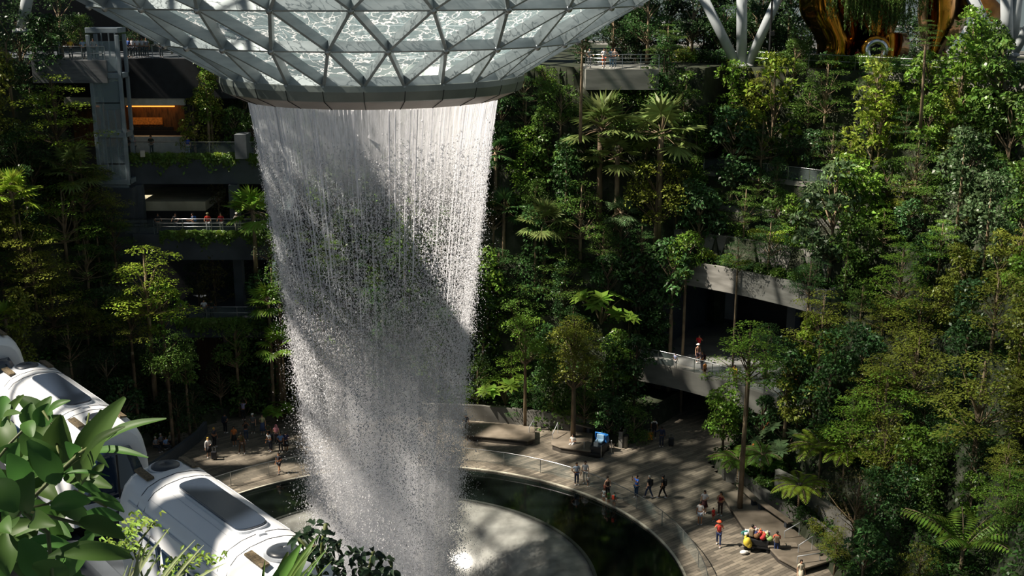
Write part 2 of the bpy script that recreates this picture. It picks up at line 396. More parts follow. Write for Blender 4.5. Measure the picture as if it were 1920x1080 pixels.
for k in range(NF):
    a = PH0 + 360 / NF * k; p = pol(a, 8.13, 30.05) - off; q = pol(a, 7.97, 29.54) - off; r = pol(a, 6.9, 29.07) - off
    sm.beam(p, q, .03, .03); sm.beam(q, r, .03, .03)
sm.build('seam', M_black, fun)

# ================================================================ waterfall
wf = empty('waterfall', (CX, CY, -9.0), 0, 'tall round curtain of falling white water from the glass funnel', 'waterfall')
WR = [(-9, 3.6), (0, 3.9), (3.4, 4.05), (10, 4.4), (16.5, 5.0), (22.7, 5.77), (27, 6.35), (29.2, 6.72)]
def wr(z): return lerp_table(WR, z)
def rot_mesh(n, seed):
    r = np.random.default_rng(seed)
    return r
zz = np.array([a for a, b in WR]); rr = np.array([b for a, b in WR])
def drops(name, n, zfun, size, elong, spread, seed, mtl):
    r = np.random.default_rng(seed); z = zfun(r, n)
    th = r.uniform(0, 2 * PI, n)
    # clump into streams
    st = np.sin(th * 37 + np.sin(th * 11) * 3) * .5 + np.sin(th * 83 + 2) * .3
    th = th + st * .018
    fall = np.clip((29.2 - z) / 29, 0, 1.2)
    rad = np.interp(z, zz, rr) + r.normal(0, 1, n) * (spread[0] + spread[1] * fall)
    c = np.stack([rad * np.cos(th), rad * np.sin(th), z + 9.0], 1)
    s = size * np.exp(r.normal(0, .38, n)); el = elong
    base = np.array([[.9, 0, -.5], [-.45, .8, -.5], [-.45, -.8, -.5], [0, 0, 1.0]])
    a = r.uniform(0, 2 * PI, n); ca, sa = np.cos(a), np.sin(a); tilt = r.normal(0, .35, n)
    V = np.zeros((n, 4, 3))
    for i in range(4):
        x = base[i, 0] * ca - base[i, 1] * sa; y = base[i, 0] * sa + base[i, 1] * ca; zc = base[i, 2] * el
        V[:, i, 0] = c[:, 0] + (x + zc * tilt) * s; V[:, i, 1] = c[:, 1] + y * s; V[:, i, 2] = c[:, 2] + zc * s
    f = np.array([[0, 2, 1], [0, 1, 3], [1, 2, 3], [2, 0, 3]])
    Fq = (np.arange(n)[:, None, None] * 4 + f[None]).reshape(-1, 3)
    me = np_mesh(name, V.reshape(-1, 3), Fq, mtl)
    o = obj(name, me, wf); o['kind'] = 'stuff'; return o
def water_mat(name, col, tl=.45):
    m = bpy.data.materials.new(name); m.use_nodes = True; N = m.node_tree.nodes; L = m.node_tree.links
    for n in list(N): N.remove(n)
    out = N.new('ShaderNodeOutputMaterial'); d = N.new('ShaderNodeBsdfPrincipled'); d.inputs['Base Color'].default_value = col; d.inputs['Roughness'].default_value = .25
    t = N.new('ShaderNodeBsdfTranslucent'); t.inputs[0].default_value = col; mx = N.new('ShaderNodeMixShader'); mx.inputs[0].default_value = tl
    L.new(d.outputs[0], mx.inputs[1]); L.new(t.outputs[0], mx.inputs[2]); L.new(mx.outputs[0], out.inputs[0]); return m
M_drop = water_mat('water_drops', (.97, .975, 1, 1), .6)
drops('droplets', 185000, lambda r, n: 26.8 - 34 * r.beta(1.0, 1.25, n) + r.normal(0, .6, n), 0.0235, 1.5, (.05, .33), 3, M_drop)
drops('spray', 80000, lambda r, n: 24 - 33 * r.random(n) ** .8, .016, 1.3, (.25, .6), 8, M_drop)
# strands leaving the lip
st = MB(); rg = random.Random(12)
for k in range(230):
    a = rg.uniform(0, 360); ln = rg.choice([3, 4, 5, 6, 9, 14]) * rg.uniform(.6, 1.1); wdt = rg.choice([.010, .012, .016, .03]); 
    pts = []; n = int(ln / .7) + 2
    for i in range(n):
        z = 29.05 - ln * i / (n - 1); a2 = a + rg.uniform(-.12, .12) * (i > 2)
        p = pol(a2, wr(z) + rg.uniform(-.02, .02), z) - Vector((CX, CY, -9)); pts.append(p)
    st.tube(pts, [wdt] * (n - 1) + [wdt * .3], 4, False)
o = st.build('water_strands', M_drop, wf); o['kind'] = 'stuff'
# thin translucent veil below the lip, and soft vapour shells lower down
def veil(name, z0, z1, k, a_lo, a_hi, scale, stretch, zfade, col=(.96, .97, 1, 1), thr=(.35, .7), rad=None):
    mb = MB(); prof = []
    n = 24
    for i in range(n + 1):
        z = z0 + (z1 - z0) * i / n; prof.append(((rad(z) if rad else wr(z)) * k, z + 9))
    mb.lathe(prof, (0, 0, 0), 96, closed=False)
    m = bpy.data.materials.new(name); m.use_nodes = True; N = m.node_tree.nodes; L = m.node_tree.links
    for q in list(N): N.remove(q)
    out = N.new('ShaderNodeOutputMaterial'); tc = N.new('ShaderNodeTexCoord'); mp = N.new('ShaderNodeMapping'); mp.inputs['Scale'].default_value = stretch; L.new(tc.outputs['Object'], mp.inputs[0])
    nz = N.new('ShaderNodeTexNoise'); nz.inputs['Scale'].default_value = scale; nz.inputs['Detail'].default_value = 5; L.new(mp.outputs[0], nz.inputs['Vector'])
    mr = N.new('ShaderNodeMapRange'); mr.inputs[1].default_value = thr[0]; mr.inputs[2].default_value = thr[1]; mr.inputs[3].default_value = a_lo; mr.inputs[4].default_value = a_hi; L.new(nz.outputs[0], mr.inputs[0])
    sx = N.new('ShaderNodeSeparateXYZ'); L.new(tc.outputs['Object'], sx.inputs[0])
    mz = N.new('ShaderNodeMapRange'); mz.inputs[1].default_value = zfade[0] + 9; mz.inputs[2].default_value = zfade[1] + 9; mz.inputs[3].default_value = 0; mz.inputs[4].default_value = 1; mz.interpolation_type = 'SMOOTHSTEP'; L.new(sx.outputs[2], mz.inputs[0])
    mu = N.new('ShaderNodeMath'); mu.operation = 'MULTIPLY'; L.new(mr.outputs[0], mu.inputs[0]); L.new(mz.outputs[0], mu.inputs[1])
    d = N.new('ShaderNodeBsdfDiffuse'); d.inputs[0].default_value = col; t = N.new('ShaderNodeBsdfTranslucent'); t.inputs[0].default_value = col
    s1 = N.new('ShaderNodeMixShader'); s1.inputs[0].default_value = .62; L.new(d.outputs[0], s1.inputs[1]); L.new(t.outputs[0], s1.inputs[2])
    tp = N.new('ShaderNodeBsdfTransparent'); s2 = N.new('ShaderNodeMixShader'); L.new(mu.outputs[0], s2.inputs[0]); L.new(tp.outputs[0], s2.inputs[1]); L.new(s1.outputs[0], s2.inputs[2]); L.new(s2.outputs[0], out.inputs[0])
    o = mb.build(name, m, wf, smooth=True); o['kind'] = 'stuff'; return o
veil('water_sheet', 21.0, 29.15, .995, .38, .8, 1.0, (9, 9, .12), (22.0, 28.0), thr=(.3, .7))
for i, k in enumerate((.45, .7, .9, 1.03)):
    veil('mist_veil', -8.5, 24, k, (.45, .4, .25, .08)[i], (.9, .85, .62, .34)[i], .55 + .2 * i, (1, 1, .3), (19, 0), thr=(.3, .75))

for i, k in enumerate((1.0, 1.3, 1.6)):
    veil('low_mist', -7.5, 3.5 - i * .6, k, .0, (.42, .3, .2)[i], .5, (1, 1, .7), (2.8 - i * .6, -2.5), thr=(.25, .7), rad=lambda z: 4.3 + max(0, 2.5 - abs(z + 1)) * .35)
# ================================================================ railings
def railing(pts, label, group=None, h=1.1, gap=1.5, rails=(1.0,), glass=True, metal=None, pw=.05):
    pts = [Vector(p) for p in pts]; e = empty('glass_railing' if glass else 'metal_railing', pts[0], 0, label, 'railing', group); o0 = pts[0]
    M = metal or M_metal
    for f in rails:
        MB().tube([p - o0 + Vector((0, 0, h * f)) for p in pts], .03, 6).build('handrail' if f == 1.0 else 'rail', M, e, smooth=True)
    # posts
    Ls = [0.0]
    for a, b in zip(pts, pts[1:]): Ls.append(Ls[-1] + (b - a).length)
    n = max(1, min(24, round(Ls[-1] / gap))); pm = None
    for i in range(n + 1):
        d = Ls[-1] * i / n; k = 0
        while k < len(pts) - 2 and Ls[k + 1] < d: k += 1
        p = pts[k].lerp(pts[k + 1], (d - Ls[k]) / max(1e-6, Ls[k + 1] - Ls[k])) - o0
        if pm is None: po = MB().box((0, 0, h / 2), (pw, pw, h)).build('post', M, e); pm = po.data
        else: po = obj('post', pm, e)
        po.location = p
    if glass:
        mb = MB()
        for a, b in zip(pts, pts[1:]):
            mb.beam(a - o0 + Vector((0, 0, h * .5)), b - o0 + Vector((0, 0, h * .5)), .02, h * .86)
        mb.build('glass_panel', M_glass, e)
    return e
def arc(th0, th1, r, z, n=16): return [pol(th0 + (th1 - th0) * i / n, r, z) for i in range(n + 1)]
def sector(mb, th0, th1, r0, r1, z0, z1, n=32):
    return mb.lathe([(r0, z0), (r1, z0), (r1, z1), (r0, z1)], (CX, CY, 0), n, math.radians(th0), math.radians(th1))
def hbox(mb, px0, px1, Y, z0, z1, d=1.0):
    """wall slab facing the camera whose front face lies at depth Y"""
    zm = (z0 + z1) / 2; y = 540
    xa = (px0 - 960) / F * (Y * math.cos(PITCH) + (CAM_H - zm) * math.sin(PITCH)); xb = (px1 - 960) / F * (Y * math.cos(PITCH) + (CAM_H - zm) * math.sin(PITCH))
    return mb.box(((xa + xb) / 2, Y + d / 2, zm), (xb - xa, d, z1 - z0))
def XP(px, Y, z): return (px - 960) / F * (Y * math.cos(PITCH) + (CAM_H - z) * math.sin(PITCH))

# ---------------------------------------------------------------- pool edge balustrade
railing([pol(a, 19.1, 0) for a in range(-12, 205, 4)], 'curved clear glass railing around the dark pool rim', gap=2.6, rails=(1.0,), h=1.05)
# ---------------------------------------------------------------- left building: floors facing the fall
mb = MB()
hbox(mb, -120, 500, 107, -.2, 28.5, 1.0)
struct(mb.build('wall_back', M_black))
b1 = MB(); hbox(b1, 225, 505, 98, 18.6, 20.9, 9.0); o = struct(b1.build('floor_level_three', M_dconc, bevel=.05))
b1 = MB(); hbox(b1, 250, 505, 96, 12.5, 14.7, 11.0); o = struct(b1.build('floor_level_two', M_dconc, bevel=.05))
b1 = MB(); hbox(b1, 300, 560, 94, 6.3, 7.7, 12.0); o = struct(b1.build('floor_level_one', M_dconc, bevel=.05))
b1 = MB(); hbox(b1, 60, 200, 96.2, 27.2, 29.0, 8); struct(b1.build('floor_top_deck', mat('board_concrete', '#6f7274', .8, '#5b5e61', .8, bump=.2, stretch=(1, 1, 6))))
b1 = MB(); hbox(b1, 236, 470, 100, 25.6, 28.9, 1.0); struct(b1.build('wall_dark_fascia', mat('dark_fascia', '#22262a', .7, '#15181b', 1.5, bump=.3)))
b1 = MB(); hbox(b1, -100, 480, 101, 28.2, 28.9, 10); struct(b1.build('floor_upper_left', M_dconc))
b1 = MB(); hbox(b1, 236, 385, 98.7, 16.2, 17.0, 7.5); struct(b1.build('floor_mezzanine', mat('pale_stone', '#b8b49c', .7, '#9a967f', .6)))
b1 = MB(); hbox(b1, 236, 385, 98.9, 14.7, 16.2, 1.0); struct(b1.build('wall_mezzanine', M_black))
b1 = MB(); hbox(b1, 250, 268, 97.5, 14.7, 18.6, .8); hbox(b1, 436, 452, 97.5, 6, 18.6, 1.0); struct(b1.build('wall_pier', M_dconc))
b1 = MB(); hbox(b1, 440, 462, 97, 20.9, 22.9, 2.0); struct(b1.build('wall_planter_block', mat('grey_block', '#60666a', .8)))
b1 = MB(); hbox(b1, 372, 420, 96, .2, 6.2, .3); hbox(b1, 430, 560, 98, .2, 6.2, .3); struct(b1.build('wall_timber', mat('timber_screen', '#4a3524', .7, '#2a1d13', 2, stretch=(6, 1, .3))))
# restaurant front on level three
r = MB(); hbox(r, 120, 346, 100.2, 25.0, 25.65, .4)
caf = empty('restaurant_front', (XP(290, 101, 21), 101, 20.9), 0, 'open restaurant front with orange lit back wall and white counter behind lift tower', 'restaurant')
oo = Vector(caf.location)
r.build('header_band', mat('offwhite_panel', '#c9c7bb', .7), caf, off=oo).location = (0, 0, 0)
x0, x1 = XP(246, 101, 22), XP(346, 101, 22)
def cb(name, x0, x1, y0, y1, z0, z1, m): return MB().box(((x0 + x1) / 2 - oo.x, (y0 + y1) / 2 - oo.y, (z0 + z1) / 2 - oo.z), (x1 - x0, y1 - y0, z1 - z0)).build(name, m, caf)
cb('counter', x0, x1 + .3, 100.6, 101.3, 20.9, 22.3, mat('cream_panel', '#d5d3c6', .7))
cb('back_wall', XP(140, 105, 23), XP(350, 105, 23), 104.6, 104.8, 20.9, 25.1, mat('timber_wall', '#6a4a26', .6, '#3b2812', 1.5, stretch=(4, 1, 1)))
cb('side_wall', x1 + .2, x1 + .5, 100.8, 104.8, 20.9, 25.1, M_black)
M_warm = mat('warm_light', '#ffb060', .5, emit='#ff9a3c', estr=1.3)
cb('light_strip', XP(236, 104, 24.6), XP(325, 104, 24.6), 104.2, 104.4, 24.45, 24.55, M_warm)
cb('lit_shelf', XP(240, 104, 23), XP(302, 104, 23), 104.3, 104.5, 22.9, 23.5, mat('warm_shelf', '#b87838', .5, '#5a3416', 6, emit='#ff8c30', estr=.06))
bt = MB(); rg = random.Random(4)
for k in range(26): bt.box((XP(244 + k * 3.2, 103.4, 22.8) - oo.x, 103.3 - oo.y, 22.55 - oo.z + rg.uniform(0, .1)), (.14, .14, .35 + rg.uniform(0, .3)))
bt.build('counter_clutter', M_black, caf)
cb('inner_counter', XP(240, 103, 22), XP(345, 103, 22), 103.0, 103.6, 20.9, 22.5, M_black)
pl_ = bpy.data.lights.new('restaurant_light', 'AREA'); pl_.energy = 30; pl_.size = 4; pl_.color = (1, .6, .28); po = bpy.data.objects.new('restaurant_light', pl_); COL.objects.link(po); po.location = (XP(285, 103, 24), 102.6, 24.9)
# lift tower
lt = empty('lift_tower', (XP(214, 96.6, 20), 97.4, 20.9), 0, 'tall glass lift shaft with grey steel frame in front of the restaurant', 'lift tower')
lo = Vector(lt.location); wx = 2.35; f = MB()
for sx_ in (-1, 1):
    for sy in (-1, 1): f.box((sx_ * wx / 2, sy * .9, 4.3 - .3), (.28, .28, 12.8 - .6))
for zb in (-2.2, 1.7, 6.5, 10.1):
    for sy in (-1, 1): f.box((0, sy * .9, zb + .35), (wx + .28, .26, .42))
    for sx_ in (-1, 1): f.box((sx_ * wx / 2, 0, zb + .35), (.26, 1.8, .42))
f.build('steel_frame', mat('lift_steel', '#8b98a0', .45, '#77838b', 1), lt, bevel=.03)
g = MB()
for zb in range(5):
    g.box((0, -.9, -1.6 + zb * 2.5), (wx, .03, 2.4)); g.box((-wx / 2, 0, -1.6 + zb * 2.5), (.03, 1.7, 2.4))
g.build('shaft_glass', clear_glass('lift_glass', '#a8bcc4', .3), lt)
g = MB()
for x in (-.5, .1, .6): g.box((x, .3, 4), (.1, .1, 12.4))
g.build('guide_rail', mat('rail_grey', '#6a767e', .4), lt)
MB().box((.2, .1, 5.2), (1.3, 1.3, 2.3)).build('lift_car', mat('lift_car', '#2b343b', .3, metal=.4), lt, bevel=.05)
struct(MB().box((lo.x, lo.y, 9.35), (2.9, 2.2, 18.4)).build('wall_lift_base', M_dconc))
# railings of the left floors
railing([(XP(225, 98, 21), 98.15, 20.9), (XP(360, 98, 21), 98.15, 20.9), (XP(505, 98, 21), 98.15, 20.9)], 'glass railing on the balcony in front of the restaurant', h=1.25, gap=2.4)
railing([(XP(235, 96, 14.7), 96.1, 14.7), (XP(400, 96, 14.7), 96.1, 14.7), (XP(505, 96, 14.7), 96.1, 14.7)], 'thin metal railing along the middle left balcony', h=1.3, gap=2.2, rails=(1.0, .72, .5))
railing([(XP(330, 94, 7.7), 94.1, 7.7), (XP(420, 94, 7.7), 94.1, 7.7), (XP(560, 94, 7.7), 94.1, 7.7)], 'pale railing along the lowest left balcony', h=1.25, gap=2.4, rails=(1.0, .6))
railing([(XP(70, 96.3, 29), 96.3, 29), (XP(197, 96.3, 29), 96.3, 29)], 'railing of the upper left deck beside the lift tower', h=1.1, gap=1.6, rails=(1.0, .5))
railing([(XP(238, 100.2, 28.9), 100.2, 28.9), (XP(480, 100.2, 28.9), 100.2, 28.9)], 'upper glass railing above the dark left fascia', h=1.1, gap=2.2)
# ---------------------------------------------------------------- curved balcony on the right and slabs above it
mb = MB(); 
prof = [(33.0, 3.3), (48, 3.3), (48, 4.9), (33.25, 4.9), (33.25, 5.0), (33.0, 5.0)]
mb.lathe(prof, (CX, CY, 0), 40, math.radians(30), math.radians(56.5))
# rounded left corner
o = struct(mb.build('floor_curved_balcony', M_conc, smooth=False))
co = pol(56.5, 34.9, 0)
mb = MB(); mb.lathe([(0.05, 3.3), (1.9, 3.3), (1.9, 5.0), (1.65, 5.0), (1.65, 4.9), (.05, 4.9)], (co.x, co.y, 0), 24, math.radians(50), math.radians(250)); 
mb.lathe([(34.8, 3.3), (48, 3.3), (48, 4.9), (34.8, 4.9)], (CX, CY, 0), 6, math.radians(56.5), math.radians(59.4))
struct(mb.build('floor_balcony_corner', M_conc))
struct(sector(MB(), 30, 59, 34.4, 47.5, 4.9, 4.95).build('floor_balcony_paving', mat('grey_paving', '#8c8d88', .5, '#55575a', .35, detail=7)))
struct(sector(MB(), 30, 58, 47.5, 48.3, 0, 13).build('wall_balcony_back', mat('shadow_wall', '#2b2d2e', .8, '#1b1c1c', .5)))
struct(MB().beam(pol(57.8, 36.8, 6.6), pol(57.8, 48, 6.6), .5, 13.2).build('wall_balcony_side', M_dconc))
struct(sector(MB(), 33, 57.6, 36.6, 50, 11.0, 13.0).build('ceiling_balcony', mat('board_marked_concrete', '#868580', .8, '#676661', .5, bump=.3, detail=8, stretch=(1, 1, 5)), bevel=0))
struct(sector(MB(), 33, 57.6, 39.2, 39.7, 13.0, 14.95).build('wall_planter_tier', M_conc))
struct(sector(MB(), 33, 57.6, 41.8, 42.3, 14.9, 16.95).build('wall_upper_tier', M_conc))
struct(sector(MB(), 33, 57.6, 44.0, 46.5, 18.9, 19.3).build('floor_walkway', M_conc))
struct(MB().beam(pol(52, 42.5, 9), pol(52, 43.3, 9), .8, 4.2).beam(pol(44, 42.5, 9), pol(44, 43.3, 9), .8, 4.2).build('wall_column', M_dconc))
pts = [co + Vector((1.8 * math.cos(math.radians(a)), 1.8 * math.sin(math.radians(a)), 5.0)) for a in (170, 195, 215, 235)] + arc(56, 31, 33.1, 5.0, 12)
railing(pts, 'curved glass railing along the edge of the round concrete balcony', h=1.15, gap=1.7)
railing(arc(57, 34, 44.2, 19.3, 12), 'glass railing beside the walkway high on the right slope', h=1.1, gap=2.0)
# escalators from the balcony to the plaza
M_or = mat('orange_handrail', '#c8692c', .4)
for k, (th, lab) in enumerate(((40.5, 'escalator with orange handrails under the curved balcony, the one nearer the passage'), (37.0, 'escalator with orange handrails under the curved balcony, the one nearer the trees'))):
    top = pol(th - 1, 33.3, 5.0); bot = pol(th + 6, 24.8, .0) if False else pol(th + 1, 25.6, .1)
    bot = pol(th - 8, 30.2, .9); top = pol(th - 5, 37.0, 5.0)
    e = empty('escalator', bot, 0, lab, 'escalator', None)
    a = Vector((0, 0, 0)); b_ = top - bot; sd_ = Vector((0, 0, 1)).cross(b_.normalized()).normalized()
    MB().beam(a, b_, 1.1, .5).build('step_truss', M_dconc, e)
    for s in (-1, 1):
        MB().beam(a + sd_ * .6 * s + Vector((0, 0, .5)), b_ + sd_ * .6 * s + Vector((0, 0, .5)), .05, .75).build('balustrade', mat('escalator_glass', '#7d8a8c', .2), e)
        MB().beam(a + sd_ * .6 * s + Vector((0, 0, .95)), b_ + sd_ * .6 * s + Vector((0, 0, .95)), .12, .08).build('handrail', M_or, e)
# ---------------------------------------------------------------- upper deck (canopy level)
struct(sector(MB(), -20, 86, 50.2, 90, 27.3, 27.95, 60).build('floor_canopy_deck', M_conc))
railing(arc(66, 20, 51.2 if False else 50.5, 28, 20)[3:], 'long metal railing along the edge of the upper deck by the golden sculpture', h=1.15, gap=2.2, rails=(1.0, .55), glass=False)
# viewing platform at the back
e0, e1 = XP(1098, 99.5, 27), XP(1235, 99.5, 27)
struct(MB().box(((e0 + e1) / 2, 103.5, 27.2), (e1 - e0, 8, 1.7)).build('floor_viewing_deck', mat('pale_deck_concrete', '#8a8b84', .8, '#6f716a', .5, bump=.2, stretch=(1, 1, 4))))
railing([(e0, 99.7, 28.05), (e1, 99.7, 28.05)], 'metal railing of the grey viewing deck above the palms', h=1.2, gap=1.4, rails=(1.0, .75, .5, .25), glass=False)
# facade mullions behind the upper deck with open sky beyond
fm = MB()
for k in range(26):
    a = -4 + k * 4.0
    p = pol(a, 84, 28); fm.beam(p, p + Vector((0, 0, 17)), .3, .5)
    q = pol(a + 4, 84, 28)
    for z in (2.5, 6, 9.5, 13): fm.beam(p + Vector((0, 0, z)), q + Vector((0, 0, z)), .2, .3)
    if k % 2: fm.beam(p, q + Vector((0, 0, 13)), .25, .25)
struct(fm.build('wall_facade_frame', M_steel))
struct(MB().beam(pol(88, 80, 30), pol(150, 74, 30), 1, 26).build('wall_far_left', M_black))
# steel tree columns on the upper deck
def col(pts, r, lab, rr2=None):
    b0 = Vector(pts[0]); e = empty('steel_column', b0, 0, lab, 'column', 'slanted steel tube columns on the upper deck')
    MB().tube([Vector(p) - b0 for p in pts], [r, rr2 or r], 20).build('tube', mat('column_paint', '#a9b0b3', .35, '#9aa1a5', .6), e, smooth=True)
    MB().lathe([(0.02, 0), (r * 1.5, 0), (r * 1.5, .12), (r * 1.1, .3), (.02, .3)], (0, 0, 0), 20).build('base_collar', M_steel, e)
Yc = 103.5
b = at(1391, 118, Yc); b.z = 28
def tp(px, py, Y): return at(px, py, Y)
col([b + Vector((-.35, 0, 0)), tp(1306, -30, Yc + 1)], .42, 'pale steel column leaning to the top left from the shared foot on the deck')
col([b, tp(1391, -60, Yc)], .46, 'upright pale steel column at the shared foot on the deck')
col([b + Vector((.45, 0, 0)), tp(1475, -40, Yc - 1)], .42, 'pale steel column leaning right with sun patches at the shared foot')
b = at(1890, 118, Yc); b.z = 28
col([at(1868, 90, Yc) , tp(1815, -20, Yc)], .5, 'pale steel column leaning left beside the golden sculpture')
col([b, tp(1886, -60, Yc)], .5, 'upright column at right edge with a bright sun patch')
col([b + Vector((.8, 1.5, 0)), tp(1912, -60, Yc)], .5, 'upright column at right edge, grey, just behind the bright one')
col([at(1898, 105, Yc - 1), tp(1945, 20, Yc - 1)], .4, 'short slanted column at the right edge leaning away to the right')
col([at(40, 60, 97), tp(58, -40, 97)], .45, 'pale column among dark trees at the upper left corner')
# lamp post in front of the columns
e = empty('lamp_post', (XP(1441, 101.5, 28), 101.5, 28), 0, 'thin black lamp post on the upper deck beside the slanted columns', 'lamp post')
MB().tube([(0, 0, 0), (0, 0, 6)], .09, 8).build('pole', M_black, e); MB().box((.15, 0, 2.9), (.4, .25, .4)).build('lamp_head', M_black, e, bevel=.03)
# golden mirrored play sculpture
M_gold = bpy.data.materials.new('gold_mirror'); M_gold.use_nodes = True; N = M_gold.node_tree.nodes; L = M_gold.node_tree.links; pb = N['Principled BSDF']
pb.inputs['Base Color'].default_value = srgb('#b07a2a'); pb.inputs['Metallic'].default_value = 1; pb.inputs['Roughness'].default_value = .12
nz = N.new('ShaderNodeTexNoise'); nz.inputs['Scale'].default_value = .35; nz.inputs['Detail'].default_value = 1.5; tc = N.new('ShaderNodeTexCoord'); L.new(tc.outputs['Object'], nz.inputs['Vector']); bp = N.new('ShaderNodeBump'); bp.inputs['Strength'].default_value = .35; bp.inputs['Distance'].default_value = .8; L.new(nz.outputs[0], bp.inputs['Height']); L.new(bp.outputs[0], pb.inputs['Normal'])
YS = 103.0
gs = empty('slide_sculpture', (XP(1660, YS, 28), YS, 28), 0, 'large golden mirror finish slide sculpture with a round tube mouth on the upper deck', 'sculpture'); go = Vector(gs.location)
def P2(px, py, Y): return at(px, py, Y) - go
def surf(name, prof, m=M_gold, dep=2.5, n=14):
    """a bulging shell swept from an outline of (px_left, px_right, py) rows"""
    P = []
    for (xl, xr, y) in prof:
        row = []
        for i in range(n + 1):
            t = i / n; x = xl + (xr - xl) * t
            row.append(P2(x, y, YS + 2.2 - dep * math.sin(PI * t)))
        P.append(row)
    mb = MB(); mb.grid(P); o = mb.build(name, m, gs, smooth=True)
    s = o.modifiers.new('thick', 'SOLIDIFY'); s.thickness = .12; ss = o.modifiers.new('sub', 'SUBSURF'); ss.levels = 1; ss.render_levels = 1
surf('left_lobe', [(1508, 1580, -60), (1500, 1600, -20), (1498, 1612, 5), (1500, 1618, 30), (1520, 1622, 55), (1536, 1625, 80), (1530, 1622, 105), (1520, 1618, 134)], dep=4)
surf('right_lobe', [(1730, 1800, -40), (1722, 1812, 0), (1720, 1815, 30), (1724, 1806, 55), (1728, 1790, 75), (1732, 1772, 95), (1735, 1758, 115), (1735, 1752, 134)], dep=4)
surf('centre_foot', [(1640, 1700, 60), (1632, 1706, 78), (1634, 1704, 100), (1650, 1690, 120), (1652, 1688, 136)], dep=3)
surf('rim_plate', [(1688, 1800, -22), (1740, 1874, -6), (1800, 1878, 22), (1846, 1872, 42)], mat('bronze_plate', '#9a6a25', .35, '#6b4413', 1.2, metal=.6), dep=1.2)
c = P2(1641, 95, YS - 2.2)
R90 = Matrix.Rotation(PI / 2, 3, 'X')
mb = MB(); mb.lathe([(.62, -.5), (1.15, .0), (1.28, .12), (1.2, .3), (.95, .35), (.62, .1)], (0, 0, 0), 32); mb.v = [R90 @ v + c for v in mb.v]; mb.build('tube_mouth', M_gold, gs, smooth=True)
mb = MB(); mb.lathe([(.55, .32), (.98, .32), (.98, .45), (.55, .45)], (0, 0, 0), 32); mb.v = [R90 @ v + c for v in mb.v]; mb.build('mouth_ring', mat('mirror_steel', '#cfd6d8', .1, metal=1), gs, smooth=True)
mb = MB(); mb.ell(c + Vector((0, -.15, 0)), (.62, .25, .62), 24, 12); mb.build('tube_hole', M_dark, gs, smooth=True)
surf('side_funnel', [(1560, 1700, -60), (1580, 1695, -20), (1590, 1690, 20), (1604, 1680, 50), (1622, 1668, 78)], M_gold, dep=2.2)
blue = MB().box((XP(1706, 101.4, 28), 101.4, 28.35), (3.4, 1.0, .5)).build('padded_mat', mat('blue_pad', '#2456b8', .6)); tag(blue, 'blue landing pad behind the railing below the golden sculpture', 'pad')
blue.data.transform(Matrix.Translation((-XP(1706, 101.4, 28), -101.4, -28.1))); blue.location = (XP(1706, 101.4, 28), 101.4, 28.1)
# ---------------------------------------------------------------- plaza platforms, benches, planters, posts
M_deck = mat('platform_stone', '#80776a', .6, '#645c50', .8, bump=.05)
def quadbox(name, P, z0, z1, m, parent=None, off=None):
    mb = MB(); n = len(P)
    for z in (z0, z1):
        for p in P: mb.v.append(Vector((p[0], p[1], z)))
    mb.f.append(tuple(reversed(range(n)))); mb.f.append(tuple(range(n, 2 * n)))
    for i in range(n): mb.f.append((i, (i + 1) % n, n + (i + 1) % n, n + i))
    return mb.build(name, m, parent, bevel=.03, off=off)
def gz(px, py, z=0): return atz(px, py, z)
def platform(top, lab, h=.5):
    P = [gz(x, y, h) for x, y in top]; c = sum(P, Vector()) / len(P); c.z = 0
    e = empty('stone_platform', c, 0, lab, 'platform')
    q = quadbox('top_slab', P, h - .12, h, M_deck, e, off=c); q.location = (0, 0, 0)
    Q = [(p - c) * .95 + c for p in P]; q = quadbox('plinth', Q, 0, h - .12, mat('plinth', '#3d3933', .8), e, off=c); q.location = (0, 0, 0)
platform([(872, 789), (1003, 800), (1003, 822), (990, 826), (872, 815)], 'long low stone platform behind the waterfall edge, without a tree')
platform([(1036, 805), (1112, 812), (1108, 846), (1050, 838), (1034, 832)], 'low stone platform holding the single trunk tree by the blue machine')
platform([(1352, 925), (1385, 918), (1480, 985), (1560, 1050), (1500, 1068), (1460, 1046), (1440, 1024), (1392, 985)], 'large stepped stone platform at the plaza corner beside the planter', .42)
def bench(px0, py0, px1, py1, lab, z=.0, w=.45, h=.45):
    a = gz(px0, py0, z); b = gz(px1, py1, z); e = empty('bench', (a + b) / 2, 0, lab, 'bench'); o = (a + b) / 2
    MB().beam(a - o + Vector((0, 0, h)), b - o + Vector((0, 0, h)), w, .12).build('seat', M_deck, e, bevel=.02)
    d = (b - a).normalized()
    for p in (a + d * .35, b - d * .35): MB().box(p - o + Vector((0, 0, h / 2 - .03)), (w * .8, .25, h - .06), rz=math.atan2(d.y, d.x) + PI / 2).build('leg', M_dconc, e)
bench(1438, 1036, 1494, 1036, 'heavy dark stone bench beside the heaped trolley', 0, .55, .5)
bench(1066, 800, 1112, 812, 'dark slatted bench against the planter wall behind the platform', .5)
bench(1385, 920, 1418, 950, 'pale bench against the planter by the tall trunk', .42)
bench(1422, 950, 1482, 992, 'long pale bench following the corner planter wall', .42)
bench(1030, 792, 1060, 797, 'short dark bench end near the left handrail', .0)
def wallstrip(name, pts, z0, z1, w, m):
    mb = MB()
    for a, b in zip(pts, pts[1:]): mb.beam(Vector((a[0], a[1], (z0 + z1) / 2)), Vector((b[0], b[1], (z0 + z1) / 2)), w, z1 - z0)
    return struct(mb.build(name, m))
wallstrip('wall_planter', arc(90, 54, 27.6, 0, 10) + [gz(1163, 840, 0), gz(1186, 812, 0), gz(1196, 790, 0)], 0, 1.35, .3, M_conc)
